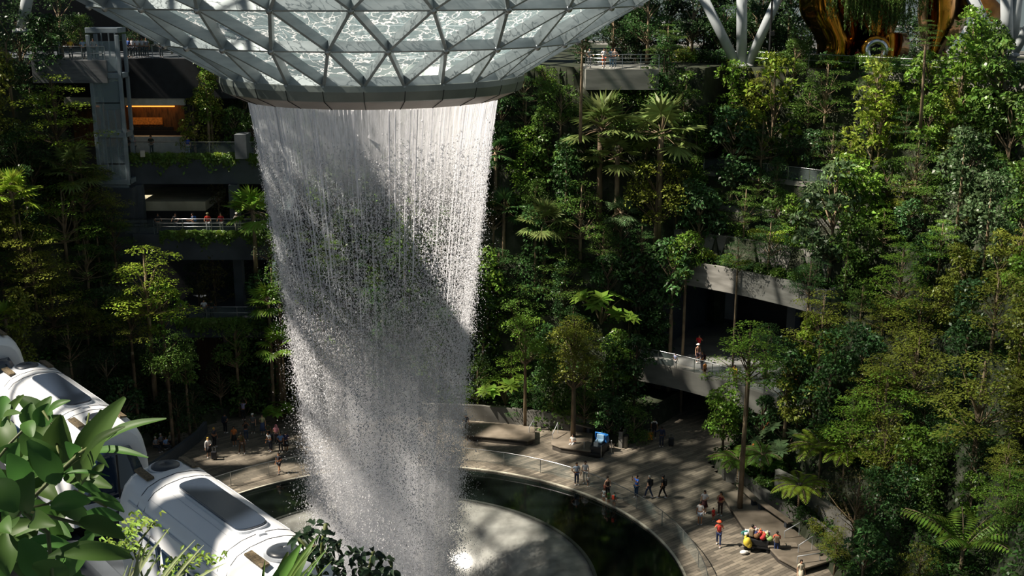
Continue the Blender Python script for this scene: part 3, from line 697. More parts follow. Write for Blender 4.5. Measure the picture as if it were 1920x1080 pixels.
wallstrip('wall_planter_corner', [gz(1362, 902), gz(1380, 905), gz(1400, 925), gz(1440, 955), gz(1490, 985), gz(1530, 1010), gz(1580, 1052), gz(1610, 1090)], 0, 1.25, .35, M_conc)
wallstrip('wall_planter_upper', [gz(1455, 912, 1), gz(1500, 935, 1), gz(1560, 985, 1), gz(1600, 1030, 1)], .6, 2.3, .35, M_conc)
wallstrip('wall_planter_left', [gz(386, 810), gz(372, 828), gz(330, 860), gz(270, 900)], 0, .9, .3, M_dconc)
wallstrip('wall_passage', [gz(560, 745), gz(470, 760), gz(470, 752), gz(520, 742)], 0, .8, .4, M_dconc)
def hr(pa, za, pb, zb, lab, drop=.9):
    a = gz(*pa, za); b = gz(*pb, zb); e = empty('handrail_stand', a, 0, lab, 'handrail')
    MB().tube([Vector((0, 0, drop)), b - a + Vector((0, 0, drop))], .035, 8).build('handrail', M_steel, e, smooth=True)
    for p in (Vector((0, 0, 0)), b - a): MB().tube([p, p + Vector((0, 0, drop))], .025, 6).build('post', M_steel, e)
hr((992, 822), 0, (1001, 806), .4, 'pale sloping handrail at the end of the long platform'); hr((1036, 834), 0, (1046, 812), .5, 'pale sloping handrail at the left end of the tree platform')
hr((1470, 1020), .0, (1498, 1004), .42, 'silver sloping handrail behind the heaped trolley'); hr((1496, 1047), 0, (1522, 1030), .42, 'silver sloping handrail nearest the plaza corner planter')
hr((1494, 1068), 0, (1536, 1062), 0, 'short low rail by the corner bench')
for (x, y, lab) in ((1095, 853, 'silver queue post before the blue machine, nearest the seated person'), (1127, 860, 'silver queue post before the blue machine, the nearest to the pool'), (1146, 850, 'silver queue post before the blue machine, nearest the planter corner')):
    p = gz(x, y); e = empty('queue_post', p, 0, lab, 'post', 'silver queue posts')
    MB().tube([(0, 0, 0), (0, 0, 1.0)], .035, 8).build('pole', M_metal, e); MB().lathe([(.02, 0), (.19, 0), (.19, .03), (.02, .06)], (0, 0, 0), 16).build('base', M_metal, e); MB().ell((0, 0, 1.02), .06, 8, 6).build('cap', M_metal, e)
p = gz(1172, 838); e = empty('litter_bin', p, 0, 'grey cylindrical bin beside the planter corner', 'bin'); MB().lathe([(.02, 0), (.25, 0), (.25, .95), (.02, .95)], (0, 0, 0), 20).build('body', mat('bin_metal', '#77756b', .4, metal=.5), e, smooth=False); MB().lathe([(.02, .95), (.28, .95), (.28, 1.02), (.02, 1.05)], (0, 0, 0), 20).build('lid', M_black, e)
# blue and black cleaning machine
p = gz(1122, 850); e = empty('cleaning_machine', p, math.radians(-25), 'blue and black ride-on cleaning machine behind the queue posts', 'machine')
M_bl = mat('blue_plastic', '#2f7fd0', .35, '#2a70bb', 2)
MB().box((0, .2, .45), (1.0, 1.9, .75), top=.92).build('body', mat('black_plastic', '#20252b', .5), e, bevel=.08)
MB().box((.05, .75, 1.0), (.95, .7, .6), top=.85).build('tank', M_bl, e, bevel=.1)
MB().tube([(-.42, .5, .9), (-.42, .45, 1.5), (.42, .45, 1.5), (.42, .5, .9)], .06, 8).build('roll_bar', M_bl, e, smooth=True)
MB().box((0, .15, .95), (.6, .5, .16)).box((0, .42, 1.2), (.6, .12, .45)).build('driver_seat', mat('seat_grey', '#8fb4cf', .6), e, bevel=.04)
MB().box((0, -.55, .95), (.35, .2, .35)).build('control_panel', mat('panel_white', '#c9d2d8', .4), e, bevel=.03)
MB().tube([(0, -.4, 1.0), (0, -.25, 1.25)], .03).build('steering_column', M_black, e)
for s in (-1, 1):
    for y in (-.5, .85):
        mb = MB().lathe([(.05, -.08), (.2, -.08), (.2, .08), (.05, .08)], (0, 0, 0), 16); mb.v = [Matrix.Rotation(PI / 2, 3, 'Y') @ v + Vector((s * .45, y, .2)) for v in mb.v]; mb.build('wheel', M_black, e)
MB().box((0, -.85, .15), (1.1, .25, .3)).build('brush_deck', M_black, e, bevel=.05)
def suitcase(px, py, c, lab, z=0, s=1.0):
    p = gz(px, py, z); e = empty('suitcase', p, 0, lab, 'suitcase')
    MB().box((0, 0, .38 * s), (.42 * s, .26 * s, .6 * s)).build('shell', mat('case_' + c, c, .4), e, bevel=.05)
    MB().tube([(-.12, .05, .68 * s), (-.12, .05, 1.0 * s), (.12, .05, 1.0 * s), (.12, .05, .68 * s)], .015, 6).build('pull_handle', M_metal, e)
    for sx_ in (-1, 1):
        for sy in (-1, 1): MB().ell((sx_ * .15 * s, sy * .09 * s, .04), .04, 8, 6).build('wheel', M_black, e)
suitcase(1219, 826, '#d2822e', 'orange upright suitcase in the dark passage beside the planter'); suitcase(1258, 836, '#24262a', 'black suitcase pulled at arm length in the passage')
suitcase(402, 862, '#1a1b20', 'black suitcase beside the yellow haired person near the train'); suitcase(268, 296, '#cfcabb', 'white bag on the restaurant balcony floor', 20.9, .9)
# heaped trolley
p = gz(1420, 1030); e = empty('heaped_trolley', p, math.radians(-18), 'luggage trolley heaped with colourful soft toys and bags on the sunny plaza', 'trolley')
MB().box((0, 0, .35), (1.7, .9, .1)).build('bed', M_black, e); MB().tube([(-.85, -.3, .35), (-.95, -.3, 1.1), (-.95, .3, 1.1), (-.85, .3, .35)], .025).build('push_bar', M_metal, e)
for s in (-.7, .7):
    for y in (-.35, .35): MB().ell((s, y, .14), (.14, .05, .14), 12, 8).build('wheel', M_black, e)
MB().box((0, 0, .62), (1.5, .8, .45)).build('carton', M_black, e, bevel=.06)
tg = random.Random(3)
TOYS = [('cream', '#e8e4da'), ('lemon yellow', '#f0d53c'), ('red', '#d64f4a'), ('sky blue', '#5a8fd6'), ('white', '#f4f2ee'), ('sage green', '#8fae6a'), ('pink', '#e6a3b5'), ('navy', '#3f4a7a'), ('ivory', '#efe7c8'), ('pale blue', '#c9d9e6'), ('dark red', '#b43a3a'), ('steel blue', '#7fa0c8'), ('light grey', '#cfccc4'), ('orange', '#d98a5b'), ('olive', '#9a9a4a'), ('brown', '#7d5a3a'), ('lilac', '#b9a6d0'), ('teal', '#3f8f8a')]
RZT = Matrix.Rotation(math.radians(-18), 3, 'Z')
for k, (cn, c) in enumerate(TOYS):
    a = 2 * PI * k * .382; rr_ = .15 + .75 * ((k % 6) / 5) if k else 0
    q = RZT @ Vector((rr_ * math.cos(a) * 1.0, rr_ * math.sin(a) * .5, .98 + .3 * (1 - rr_))) + p; s_ = tg.uniform(.15, .22); te = empty('soft_toy', q, tg.uniform(0, 6), cn + ' soft toy in the heap on the plaza trolley', 'toy', 'soft toys heaped on the trolley')
    mt_ = mat('toy_' + c, c, .85, bump=.2)
    MB().ell((0, 0, -.03), (s_, s_ * .85, s_ * .8), 10, 7).build('body', mt_, te, smooth=True); hd = MB().ell((s_ * .8, 0, s_ * .6), s_ * .6, 10, 7).build('head', mt_, te, smooth=True)
    MB().ell((s_ * .8, s_ * .4, s_ * 1.1), s_ * .2, 6, 5).ell((s_ * .8, -s_ * .4, s_ * 1.1), s_ * .2, 6, 5).build('ears', mt_, hd, smooth=True)
yb = empty('yellow_bag', p + RZT @ Vector((-.6, -.6, 0)), 0, 'bright yellow puffed bag hanging at the near side of the heaped trolley', 'bag'); MB().ell((0, 0, .72), (.26, .2, .32), 14, 10).ell((.12, 0, .55), (.2, .2, .25), 12, 8).ell((-.1, .05, 1.0), (.1, .1, .14), 8, 6).build('pouch', mat('toy_#f4d94a', '#f4d94a', .6), yb, smooth=True)
wb = MB().ell((0, 0, .14), (.25, .18, .14), 12, 8).ell((.2, .1, .1), (.15, .15, .1), 8, 6).build('white_bundle', mat('toy_#f2f0ea', '#f2f0ea', .8), smooth=True); wb.location = p + RZT @ Vector((-.75, -.95, 0)); tag(wb, 'white bundle lying under the yellow bag by the trolley', 'bundle')
p = gz(1366, 897); e = empty('wall_niche', p, 0, 'small dark arched service box at the end of the corner planter', 'box'); MB().box((0, 0, .6), (.9, .8, 1.2)).build('body', M_conc, e, bevel=.03); MB().box((.1, -.42, .5), (.5, .06, .8)).build('door', M_black, e)
# creepers trailing down the faces of the left balconies (countless small leaves)
def creeper(px0, px1, Y, z, name, lab, seed):
    r = np.random.default_rng(seed); n = 2600; x0 = XP(px0, Y, z); x1 = XP(px1, Y, z); x = r.uniform(x0, x1, n); k = .25 + .75 * (np.sin(x * 2.3 + seed) * np.sin(x * .9) * .5 + .5)
    zz_ = z + .25 - np.abs(r.normal(0, .55, n)) * k * 1.2; P_ = np.stack([x, Y - .12 + r.normal(0, .08, n), zz_], 1)
    d = np.stack([r.normal(0, .6, n), r.normal(-.3, .3, n), r.normal(-.5, .4, n)], 1); nn = np.stack([r.normal(0, .4, n), -np.ones(n), r.normal(.4, .3, n)], 1); nn /= np.linalg.norm(nn, axis=1, keepdims=True); d /= np.linalg.norm(d, axis=1, keepdims=True)
    s = np.cross(d, nn); ln = r.uniform(.08, .2, n)[:, None]; V = np.stack([P_ - d * ln, P_ + s * ln * .6, P_ + d * ln, P_ - s * ln * .6], 1)
    me = np_mesh(name, V.reshape(-1, 3), np.arange(n * 4).reshape(n, 4), M_leaf, r.random(n)); o = obj(name, me); o.color = (.13, .22, .04, 1); tag(o, lab, 'creeper', kind='stuff')
creeper(235, 505, 98, 20.95, 'creeper', 'leafy creeper trailing over the edge below the restaurant balcony', 3)
creeper(300, 505, 96, 14.75, 'creeper', 'leafy creeper trailing over the middle left balcony edge', 4)
creeper(330, 500, 94, 7.75, 'creeper', 'sparse creeper on the lowest left balcony edge', 5)
# ================================================================ light rail cars
TZ = 21.5
v1 = atz(50, 685, TZ); v2 = atz(310, 872, TZ); tdir = (v2 - v1).normalized(); SP = (v2 - v1).length
M_car = mat('white_car_paint', '#eef0f2', .28, '#e2e5e8', .4, spec=.6)
M_carlo = mat('car_lower_panel', '#c9ced4', .35, '#b6bcc4', .5)
M_wind = mat('tinted_window', '#1c2a3c', .08, '#22344c', .6, spec=.8)
M_sky = mat('roof_skylight', '#333d4c', .15, '#29323f', .35, spec=.8)
M_gr = mat('grille_brown', '#6d5f45', .7, '#3f3626', 14)
M_rub = mat('rubber_seal', '#2c3036', .7)
LC = 8.45; H0 = 3.35
def section(t):     # half outline (y, z), t = how much the end is pinched
    k = 1 - .2 * t; zt = H0 - .38 * t
    pts = [(1.34, .0), (1.4, .5), (1.42, 1.3), (1.38, 2.0), (1.27, 2.55), (1.1, 2.92), (.86, 3.15), (.5, 3.28), (.0, 3.34)]
    return [(y * k, z * zt / 3.34) for y, z in pts]
def car(origin, rz, lab):
    e = empty('train_car', origin, rz, lab, 'train', 'white driverless train cars')
    xs = [(0.0, .8), (.06, .62), (.2, .35), (.5, .12), (1.1, 0), (LC / 2, 0), (LC - 1.1, 0), (LC - .5, .12), (LC - .2, .35), (LC - .06, .62), (LC, .8)]
    mb = MB(); P = []
    for x, t in xs:
        h = section(t); lean = -.55 if x < LC / 2 else .55
        f = max(0, t - .1)
        row = [(x - lean * f * (1 - z / 3.34) * .8, -y, z) for y, z in h] + [(x - lean * f * (1 - z / 3.34) * .8, y, z) for y, z in reversed(h[:-1])]
        P.append(row)
    mb.grid(P); n = len(P[0]); mb.f.append(tuple(range(n))); mb.f.append(tuple(len(mb.v) - n + i for i in reversed(range(n))))
    o = mb.build('body_shell', M_car, e, smooth=True); ms = o.modifiers.new('edge', 'EDGE_SPLIT'); ms.split_angle = math.radians(32)
    # side glazing and lower skirts
    for s in (-1, 1):
        g = MB()
        for k in range(3): g.box((1.9 + (LC - 3.8) * (k + .5) / 3, s * 1.4, 1.75), ((LC - 4.6) / 3, .06, 1.0), M=Matrix.Rotation(s * -.07, 3, 'X'))
        g.build('side_window', M_wind, e, bevel=.03)
        for k in (.3, .7): MB().box((LC * k, s * 1.43, 1.25), (1.3, .05, 2.1)).build('side_door', M_carlo, e, bevel=.02)
        MB().box((LC / 2, s * 1.36, -.15), (LC - 1.4, .12, .7)).build('skirt', M_rub, e)
        MB().tube([(1.0, s * 1.24, 2.66), (LC - 1.0, s * 1.24, 2.66)], .035, 6).build('gutter', M_carlo, e)
    # ends
    for xx, s in ((0, -1), (LC, 1)):
        R = Matrix.Rotation(s * -.0, 3, 'Y')
        P = []
        for i in range(7):
            z = .95 + 1.55 * i / 6; k = .8 - .0 * i; w_ = (1.02 - .012 * i * i)
            P.append([(xx + s * (.06 + .44 * (1 - z / 3.34) * .9) - s * .02 * (j - 2) ** 2, w_ * (j - 2) / 2, z) for j in range(5)])
        g = MB().grid(P); w_ = g.build('windscreen', M_wind, e, smooth=True); sm_ = w_.modifiers.new('t', 'SOLIDIFY'); sm_.thickness = .05; sm_.offset = 0
        MB().box((xx + s * .5, 0, 1.7), (.03, .06, 1.5)).build('window_bar', M_black, e)
        MB().box((xx + s * .45, 0, .3), (.15, 1.7, .45)).build('bumper', M_rub, e, bevel=.05)
        vx = xx - s * .8
        rv = MB().lathe([(.02, .0), (.42, .0), (.40, .09), (.3, .14), (.02, .16)], (vx, 0, H0 - .09), 32).build('roof_vent', mat('vent_cap', '#3c424a', .35, '#2e343b', 2), e, smooth=True)
        MB().lathe([(.41, 0), (.5, 0), (.48, .05), (.41, .05)], (vx, 0, H0 - .08), 32).build('vent_flange', M_carlo, rv)
        for sy in (-1, 1): MB().box((vx + s * -.08, sy * .68, H0 - .065), (.9, .22, .06), M=Matrix.Rotation(sy * -.16, 3, 'X')).build('grille', M_gr, e)
        # panel seams
        sm = MB()
        def rz_(y): 
            h = section(0); ys = [a for a, b in h][::-1]; zs = [b for a, b in h][::-1]
            return float(np.interp(abs(y), ys, zs)) + .006
        for x in (xx - s * 1.55, xx - s * 2.0):
            ys = [-1.22 + 2.44 * i / 14 for i in range(15)]
            dz = -.03 if abs(x - xx) < 1 else 0
            pass
            sm.tube([(x, y, rz_(y) + dz) for y in ys], .012, 4)
        sm.build('panel_seam', M_rub, e)
    sm = MB()
    for y in (-1.02, 1.02, -.62, .62): sm.tube([(2.0, y, rz_(y)), (LC - 2.0, y, rz_(y))], .009, 4)
    sm.build('roof_seam', M_carlo, e)
    # skylight
    def rr(hx, hy, z, n=8):
        pts = []
        for (cx_, cy_, a0) in ((hx - hy * .9, 0, -90), (-hx + hy * .9, 0, 90)):
            for i in range(n * 2 + 1):
                a = math.radians(a0 + 180 * i / (n * 2)); ex = .7
                pts.append((cx_ + hy * .9 * math.copysign(abs(math.cos(a)) ** ex, math.cos(a)), hy * math.copysign(abs(math.sin(a)) ** ex, math.sin(a)), z))
        return pts
    for (sc_, z0, z1, nm, m) in ((1.0, 3.2, 3.39, 'skylight_frame', M_carlo), (.93, 3.3, 3.45, 'roof_skylight', M_sky)):
        A = rr(1.95 * (1 if sc_ == 1 else .97), .46 * sc_, z0); B = [(x, y, z1) for x, y, z in A]; n = len(A); mb = MB()
        mb.v = [Vector(p) + Vector((LC * .5 + .1, 0, 0)) for p in A + B]
        for i in range(n): mb.f.append((i, (i + 1) % n, n + (i + 1) % n, n + i))
        mb.f.append(tuple(range(n, 2 * n))); mb.build(nm, m, e, bevel=.02)
    MB().box((LC * .5 + 2.3, 0, 3.36), (.2, .22, .08)).build('latch', M_carlo, e, bevel=.02)
    MB().box((LC / 2, 0, -.45), (LC - 2.5, 2.0, .7)).build('underframe', M_black, e)
    return e
rz0 = math.atan2(tdir.y, tdir.x)
vent_back = .8
org3 = v2 - tdir * vent_back; org2 = v1 - tdir * vent_back; org1 = v1 - tdir * (vent_back + SP)
zb = TZ - H0
for o_, lab, dr in ((org3, 'nearest white train car with grey roof skylight, beside the waterfall', 0.0), (org2, 'middle white train car partly hidden by the large leaves', .0), (org1, 'white train car cut by the left edge, showing its dark windscreen', .0)):
    car((o_.x, o_.y, zb), rz0, lab)
# guideway
a = org1 - tdir * 6; b = org3 + tdir * 26
mb = MB(); mb.beam((a.x, a.y, zb - 1.25), (b.x, b.y, zb - 1.25), 3.4, .8)
nrm = Vector((-tdir.y, tdir.x, 0))
for s in (-1, 1): mb.beam(Vector((a.x, a.y, zb - .7)) + nrm * s * 1.2, Vector((b.x, b.y, zb - .7)) + nrm * s * 1.2, .45, .35)
struct(mb.build('floor_guideway', M_dconc))
for k, t in enumerate((4, 22, 40)):
    p = a + tdir * t; struct(MB().box((p.x, p.y, (zb - 1.6) / 2), (1.4, 1.4, zb - 1.6), rz=rz0).build('wall_guideway_pier', M_dconc))
# ================================================================ leaves
def leaf_quads(c, d, n, ln, wd, fold=.15):
    """arrays of bent rhombic leaves: centres c, direction d, normal n"""
    d = d / (np.linalg.norm(d, axis=1, keepdims=True) + 1e-9)
    s = np.cross(d, n); s /= (np.linalg.norm(s, axis=1, keepdims=True) + 1e-9); n = np.cross(s, d)
    L_ = np.asarray(ln).reshape(-1, 1) * np.ones((len(c), 1)); W_ = np.asarray(wd).reshape(-1, 1) * np.ones((len(c), 1))
    V = np.stack([c - d * L_ * .5, c + s * W_ * .5 + n * L_ * fold - d * L_ * .05, c + d * L_ * .5 - n * L_ * fold * .6, c - s * W_ * .5 + n * L_ * fold - d * L_ * .05], 1)
    return V
def leaf_mesh(name, Vs, m, seed=0, smooth=False):
    V = np.concatenate(Vs, 0); n = len(V); r = np.random.default_rng(seed)
    Fq = np.arange(n * 4).reshape(n, 4)
    return np_mesh(name, V.reshape(-1, 3), Fq, m, r.random(n))
def rnd_dir(r, n): v = r.normal(size=(n, 3)); return v / np.linalg.norm(v, axis=1, keepdims=True)
def pads(r, centres, rad, thick, per, ln, wd, flat=.75):
    out = []
    for c, R_ in zip(centres, rad):
        m_ = int(per * (R_ / 1.0) ** 2); a = r.uniform(0, 2 * PI, m_); q = np.sqrt(r.random(m_)) * R_
        p = np.stack([c[0] + q * np.cos(a), c[1] + q * np.sin(a), c[2] + r.normal(0, thick, m_) - .18 * (q / R_) ** 2 * R_], 1)
        nn = rnd_dir(r, m_) * (1 - flat); nn[:, 2] += 1; d = np.stack([np.cos(a) + r.normal(0, .7, m_), np.sin(a) + r.normal(0, .7, m_), r.normal(-.1, .25, m_)], 1)
        out.append(leaf_quads(p, d, nn, ln * r.uniform(.7, 1.3, m_), wd * r.uniform(.7, 1.3, m_), .08))
    return out
def blobs(r, centres, rad, per, ln, wd, out_bias=.8, droop=.2):
    out = []
    for c, R_ in zip(centres, rad):
        m_ = int(per * R_ ** 2); u = rnd_dir(r, m_); u[:, 2] = np.where(u[:, 2] < -.5, -u[:, 2], u[:, 2])
        p = np.array(c) + u * (R_ * r.uniform(.72, 1.05, m_)[:, None]) * np.array([1, 1, .8])
        nn = u * out_bias + rnd_dir(r, m_) * .55; nn[:, 2] += .35
        d = u + rnd_dir(r, m_) * .8; d[:, 2] -= droop
        out.append(leaf_quads(p, d, nn, ln * r.uniform(.7, 1.3, m_), wd * r.uniform(.7, 1.3, m_), .12))
    return out
PROTO = {}
def branchy(mb, base, tips, r0, seed):
    rg = random.Random(seed)
    for t in tips:
        t = Vector(t); s = Vector((base[0], base[1], max(base[2], t.z * rg.uniform(.45, .75)))); mid = s.lerp(t, .5) + Vector((rg.uniform(-.2, .2), rg.uniform(-.2, .2), rg.uniform(-.1, .15)))
        mb.tube([s, mid, t], [r0, r0 * .7, r0 * .25], 5, False)
def make_proto(kind, seed):
    r = np.random.default_rng(seed); rg = random.Random(seed); tr = MB(); V = []; mt = M_leaf; hc = 3.4
    if kind in ('layered', 'tall'):
        hc = 3.5 if kind == 'layered' else 8.5; C_ = []; R_ = []
        nt = 5
        for i in range(nt):
            f = i / (nt - 1); z = hc - 1.5 + 3.2 * f; ring = 2.15 * (1 - .72 * f ** 1.3); m_ = [6, 6, 5, 4, 1][i]
            for k in range(m_):
                a = 2 * PI * (k + rg.uniform(-.3, .3)) / m_ + i * .7; q = ring * rg.uniform(.55, 1.1) * (0 if m_ == 1 else 1)
                C_.append((q * math.cos(a), q * math.sin(a), z + rg.uniform(-.3, .3))); R_.append(rg.uniform(.62, 1.0))
        V += pads(r, C_, R_, .06, 190, .15, .085, .8)
        V += pads(r, [(c[0] * .7, c[1] * .7, c[2] - .12) for c in C_[::2]], [x * .8 for x in R_[::2]], .15, 90, .15, .09, .5)
        tr.tube([(0, 0, -.6), (.05, 0, hc * .5), (0, .03, hc + 1.4)], [.13, .1, .035], 8); branchy(tr, (0, 0, hc * .45), C_, .045, seed)
    elif kind == 'round':
        C_ = []; R_ = []
        for k in range(22):
            u = rg.uniform(-1, 1); a = rg.uniform(0, 2 * PI); q = math.sqrt(1 - u * u) * 1.65 * rg.uniform(.5, 1.1); C_.append((q * math.cos(a), q * math.sin(a), hc + u * 1.75)); R_.append(rg.uniform(.6, .95))
        V += blobs(r, C_, R_, 190, .17, .09, .6)
        tr.tube([(0, 0, -.6), (.06, 0, hc * .6), (0, 0, hc + 1.2)], [.14, .1, .03], 8); branchy(tr, (0, 0, hc * .4), C_, .05, seed)
    elif kind == 'broad':
        hc = 3.2; C_ = []; R_ = []
        for k in range(26):
            u = rg.uniform(-1, 1); a = rg.uniform(0, 2 * PI); q = math.sqrt(1 - u * u) * 1.5 * rg.uniform(.5, 1.1); C_.append((q * math.cos(a), q * math.sin(a), hc + u * 2.1)); R_.append(rg.uniform(.45, .75))
        V += blobs(r, C_, R_, 170, .3, .15, .9, .5); mt = M_gloss
        tr.tube([(0, 0, -.6), (.04, 0, hc)], [.12, .06], 8); branchy(tr, (0, 0, hc * .3), C_, .05, seed)
    elif kind == 'column':
        hc = 3.2; C_ = []; R_ = []
        for k in range(26):
            z = hc - 2.9 + 5.8 * k / 25; q = rg.uniform(.2, .95) * (1 - .45 * abs(k - 12) / 13); a = rg.uniform(0, 2 * PI); C_.append((q * math.cos(a), q * math.sin(a), z)); R_.append(rg.uniform(.45, .75))
        V += blobs(r, C_, R_, 210, .2, .12, .7, .3)
        tr.tube([(0, 0, -.6), (.04, 0, hc), (0, 0, hc + 2.3)], [.1, .08, .02], 8)
    elif kind == 'yellow':
        hc = 2.8; C_ = []; R_ = []
        for k in range(18):
            z = hc - 2.0 + 4.2 * k / 17; a = k * 2.4; q = rg.uniform(.5, 1.3) * (1.1 - .5 * k / 17); C_.append((q * math.cos(a), q * math.sin(a), z)); R_.append(rg.uniform(.35, .6))
        V += blobs(r, C_, R_, 190, .27, .13, .4, .3); mt = M_paleleaf
        tr.tube([(0, 0, -.6), (.04, 0, hc), (0, 0, hc + 2)], [.07, .06, .02], 6); branchy(tr, (0, 0, .3), C_, .03, seed)
    elif kind == 'sparse':
        C_ = []; R_ = []
        for k in range(24):
            u = rg.uniform(-.8, 1); a = rg.uniform(0, 2 * PI); q = math.sqrt(1 - u * u) * 2.0 * rg.uniform(.6, 1.1); C_.append((q * math.cos(a), q * math.sin(a), hc + u * 1.6)); R_.append(rg.uniform(.5, .8))
        V += blobs(r, C_, R_, 90, .13, .08, .3)
        tr.tube([(0, 0, -.6), (.1, 0, hc * .5), (0, 0, hc + 1.2)], [.11, .08, .03], 8); branchy(tr, (0, 0, hc * .3), C_ + [(c[0] * .8, c[1] * 1.1, c[2] - .4) for c in C_[::2]], .045, seed)
    elif kind == 'palm':
        hc = 4.2; mt = M_gloss; nl = 20
        for k in range(nl):
            el = math.radians(rg.choice([75, 55, 35, 15, 0, -20]) + rg.uniform(-8, 8)); a = 2 * PI * k * .618; pet = rg.uniform(.8, 1.25)
            d = Vector((math.cos(a) * math.cos(el), math.sin(a) * math.cos(el), math.sin(el))); c0 = Vector((0, 0, hc - .4)); c1 = c0 + d * pet
            tr.tube([c0, c0.lerp(c1, .5) + Vector((0, 0, .05)), c1], [.03, .022, .015], 4, False)
            side = d.cross(Vector((0, 0, 1))).normalized(); nn = side.cross(d).normalized(); ns = 15; cc = []; dd = []; nv = []
            for j in range(ns):
                b_ = math.radians(-115 + 230 * j / (ns - 1)); dj = d * math.cos(b_) + side * math.sin(b_); dj = dj - Vector((0, 0, .25)); cc.append(c1 + dj * .42); dd.append(dj); nv.append(nn + side * (.3 if j % 2 else -.3))
            V.append(leaf_quads(np.array(cc), np.array(dd), np.array(nv), np.full(ns, 1.0), np.full(ns, .17), .03))
        tr.tube([(0, 0, -.6), (.05, 0, hc * .5), (0, 0, hc - .3)], [.15, .12, .13], 10)
    elif kind in ('fern', 'feather'):
        hc = 2.6 if kind == 'fern' else 1.2; nl = 13 if kind == 'fern' else 9; FL = 2.5 if kind == 'fern' else 3.6
        for k in range(nl):
            a = 2 * PI * k / nl + rg.uniform(-.2, .2); e0 = math.radians(rg.uniform(25, 50) if kind == 'fern' else rg.uniform(45, 82)); n_ = 22; p = Vector((0, 0, hc - .3)); pts = [p.copy()]; cc = []; dd = []; nv = []; ll = []
            for j in range(n_):
                t = j / n_; el = e0 - t * (1.25 if kind == 'fern' else 1.1); d = Vector((math.cos(a) * math.cos(el), math.sin(a) * math.cos(el), math.sin(el))); p = p + d * FL / n_; pts.append(p.copy())
                side = d.cross(Vector((0, 0, 1))); side = side.normalized() if side.length > 1e-3 else Vector((1, 0, 0)); up = side.cross(d)
                if t > .1:
                    w_ = (.62 if kind == 'fern' else .85) * math.sin(PI * min(1, t * .93 + .1)) ** .7
                    for s in (-1, 1): cc.append(p + side * s * w_ * .5 - Vector((0, 0, .05))); dd.append(side * s + d * .45 - Vector((0, 0, .25 if kind == 'fern' else .5))); nv.append(up); ll.append(w_)
            V.append(leaf_quads(np.array(cc), np.array(dd), np.array(nv), np.array(ll), np.full(len(ll), FL / n_ * (1.05 if kind == 'fern' else .8)), .04))
            tr.tube(pts[::3], [.025] * len(pts[::3]), 4, False)
        mt = M_paleleaf if kind == 'fern' else M_gloss
        tr.tube([(0, 0, -.6), (0, 0, hc - .2)], [.1, .09], 8)
    elif kind == 'bigleaf':
        hc = 1.8; mt = M_paleleaf
        for k in range(11):
            a = 2 * PI * k / 11 * 1.9; el = math.radians(rg.uniform(5, 60)); d = Vector((math.cos(a) * math.cos(el), math.sin(a) * math.cos(el), math.sin(el))); c1 = Vector((0, 0, .6)) + d * rg.uniform(1.1, 1.8)
            tr.tube([(0, 0, 0), Vector((0, 0, .6)) + d * .5, c1], .03, 4, False)
            side = d.cross(Vector((0, 0, 1))).normalized(); dl = (Vector((d.x, d.y, 0)).normalized() + Vector((0, 0, -.5))).normalized(); cc = []; dd = []; nv = []
            for j in range(9):
                b_ = math.radians(-150 + 300 * j / 8); dj = dl * math.cos(b_) + side * math.sin(b_); cc.append(c1 + dj * .36 + dl * .1); dd.append(dj); nv.append(Vector((0, 0, 1)) + d * .4)
            V.append(leaf_quads(np.array(cc), np.array(dd), np.array(nv), np.full(9, .85), np.full(9, .42), .05))
    elif kind == 'shrub':
        hc = .7; C_ = []; R_ = []
        for k in range(12):
            a = rg.uniform(0, 2 * PI); q = rg.uniform(0, 1.1); C_.append((q * math.cos(a), q * math.sin(a), rg.uniform(.3, 1.1))); R_.append(rg.uniform(.4, .6))
        V += blobs(r, C_, R_, 190, .2, .1, .6, .2); tr.tube([(0, 0, -.3), (0, 0, .8)], [.05, .03], 6)
    elif kind == 'hanging':
        hc = 0.0
        for k in range(60):
            x = rg.uniform(-2.2, 2.2); y = rg.uniform(-.4, .4); ln = rg.uniform(1.0, 3.6); m_ = int(ln * 16); z = np.linspace(.4, -ln, m_); p = np.stack([x + r.normal(0, .06, m_), y + r.normal(0, .06, m_), z], 1)
            d = np.stack([r.normal(0, .5, m_), r.normal(0, .5, m_), -np.ones(m_)], 1); V.append(leaf_quads(p, d, rnd_dir(r, m_), np.full(m_, .26), np.full(m_, .08), .05))
            tr.tube([(x, y, .4), (x, y, -ln)], .012, 3, False)
    crown = leaf_mesh(kind + '_crown', V, mt, seed)
    return crown, tr, hc
TMESH = {}
def proto(kind, var):
    k = (kind, var)
    if k not in TMESH:
        crown, tr, hc = make_proto(kind, 100 + 17 * var + sum(map(ord, kind)))
        t = tr.build('trunk', M_bark if var % 2 else M_bark2, None, smooth=True); tm = t.data; bpy.data.objects.remove(t)
        TMESH[k] = (crown, tm, hc)
    return TMESH[k]
ROOTNAME = {'layered': 'layered_tree', 'tall': 'tall_tree', 'round': 'leafy_tree', 'broad': 'broadleaf_tree', 'column': 'slender_tree', 'yellow': 'yellow_leaved_tree', 'sparse': 'sparse_tree', 'palm': 'fan_palm', 'fern': 'tree_fern', 'feather': 'feather_palm', 'bigleaf': 'giant_leaf_plant', 'shrub': 'shrub', 'hanging': 'hanging_vine'}
PARTS = {'palm': ('fan_leaves', 'trunk'), 'fern': ('fronds', 'trunk'), 'feather': ('fronds', 'trunk'), 'bigleaf': ('leaves', 'stalks'), 'hanging': ('leaves', 'strands'), 'shrub': ('foliage', 'stem')}
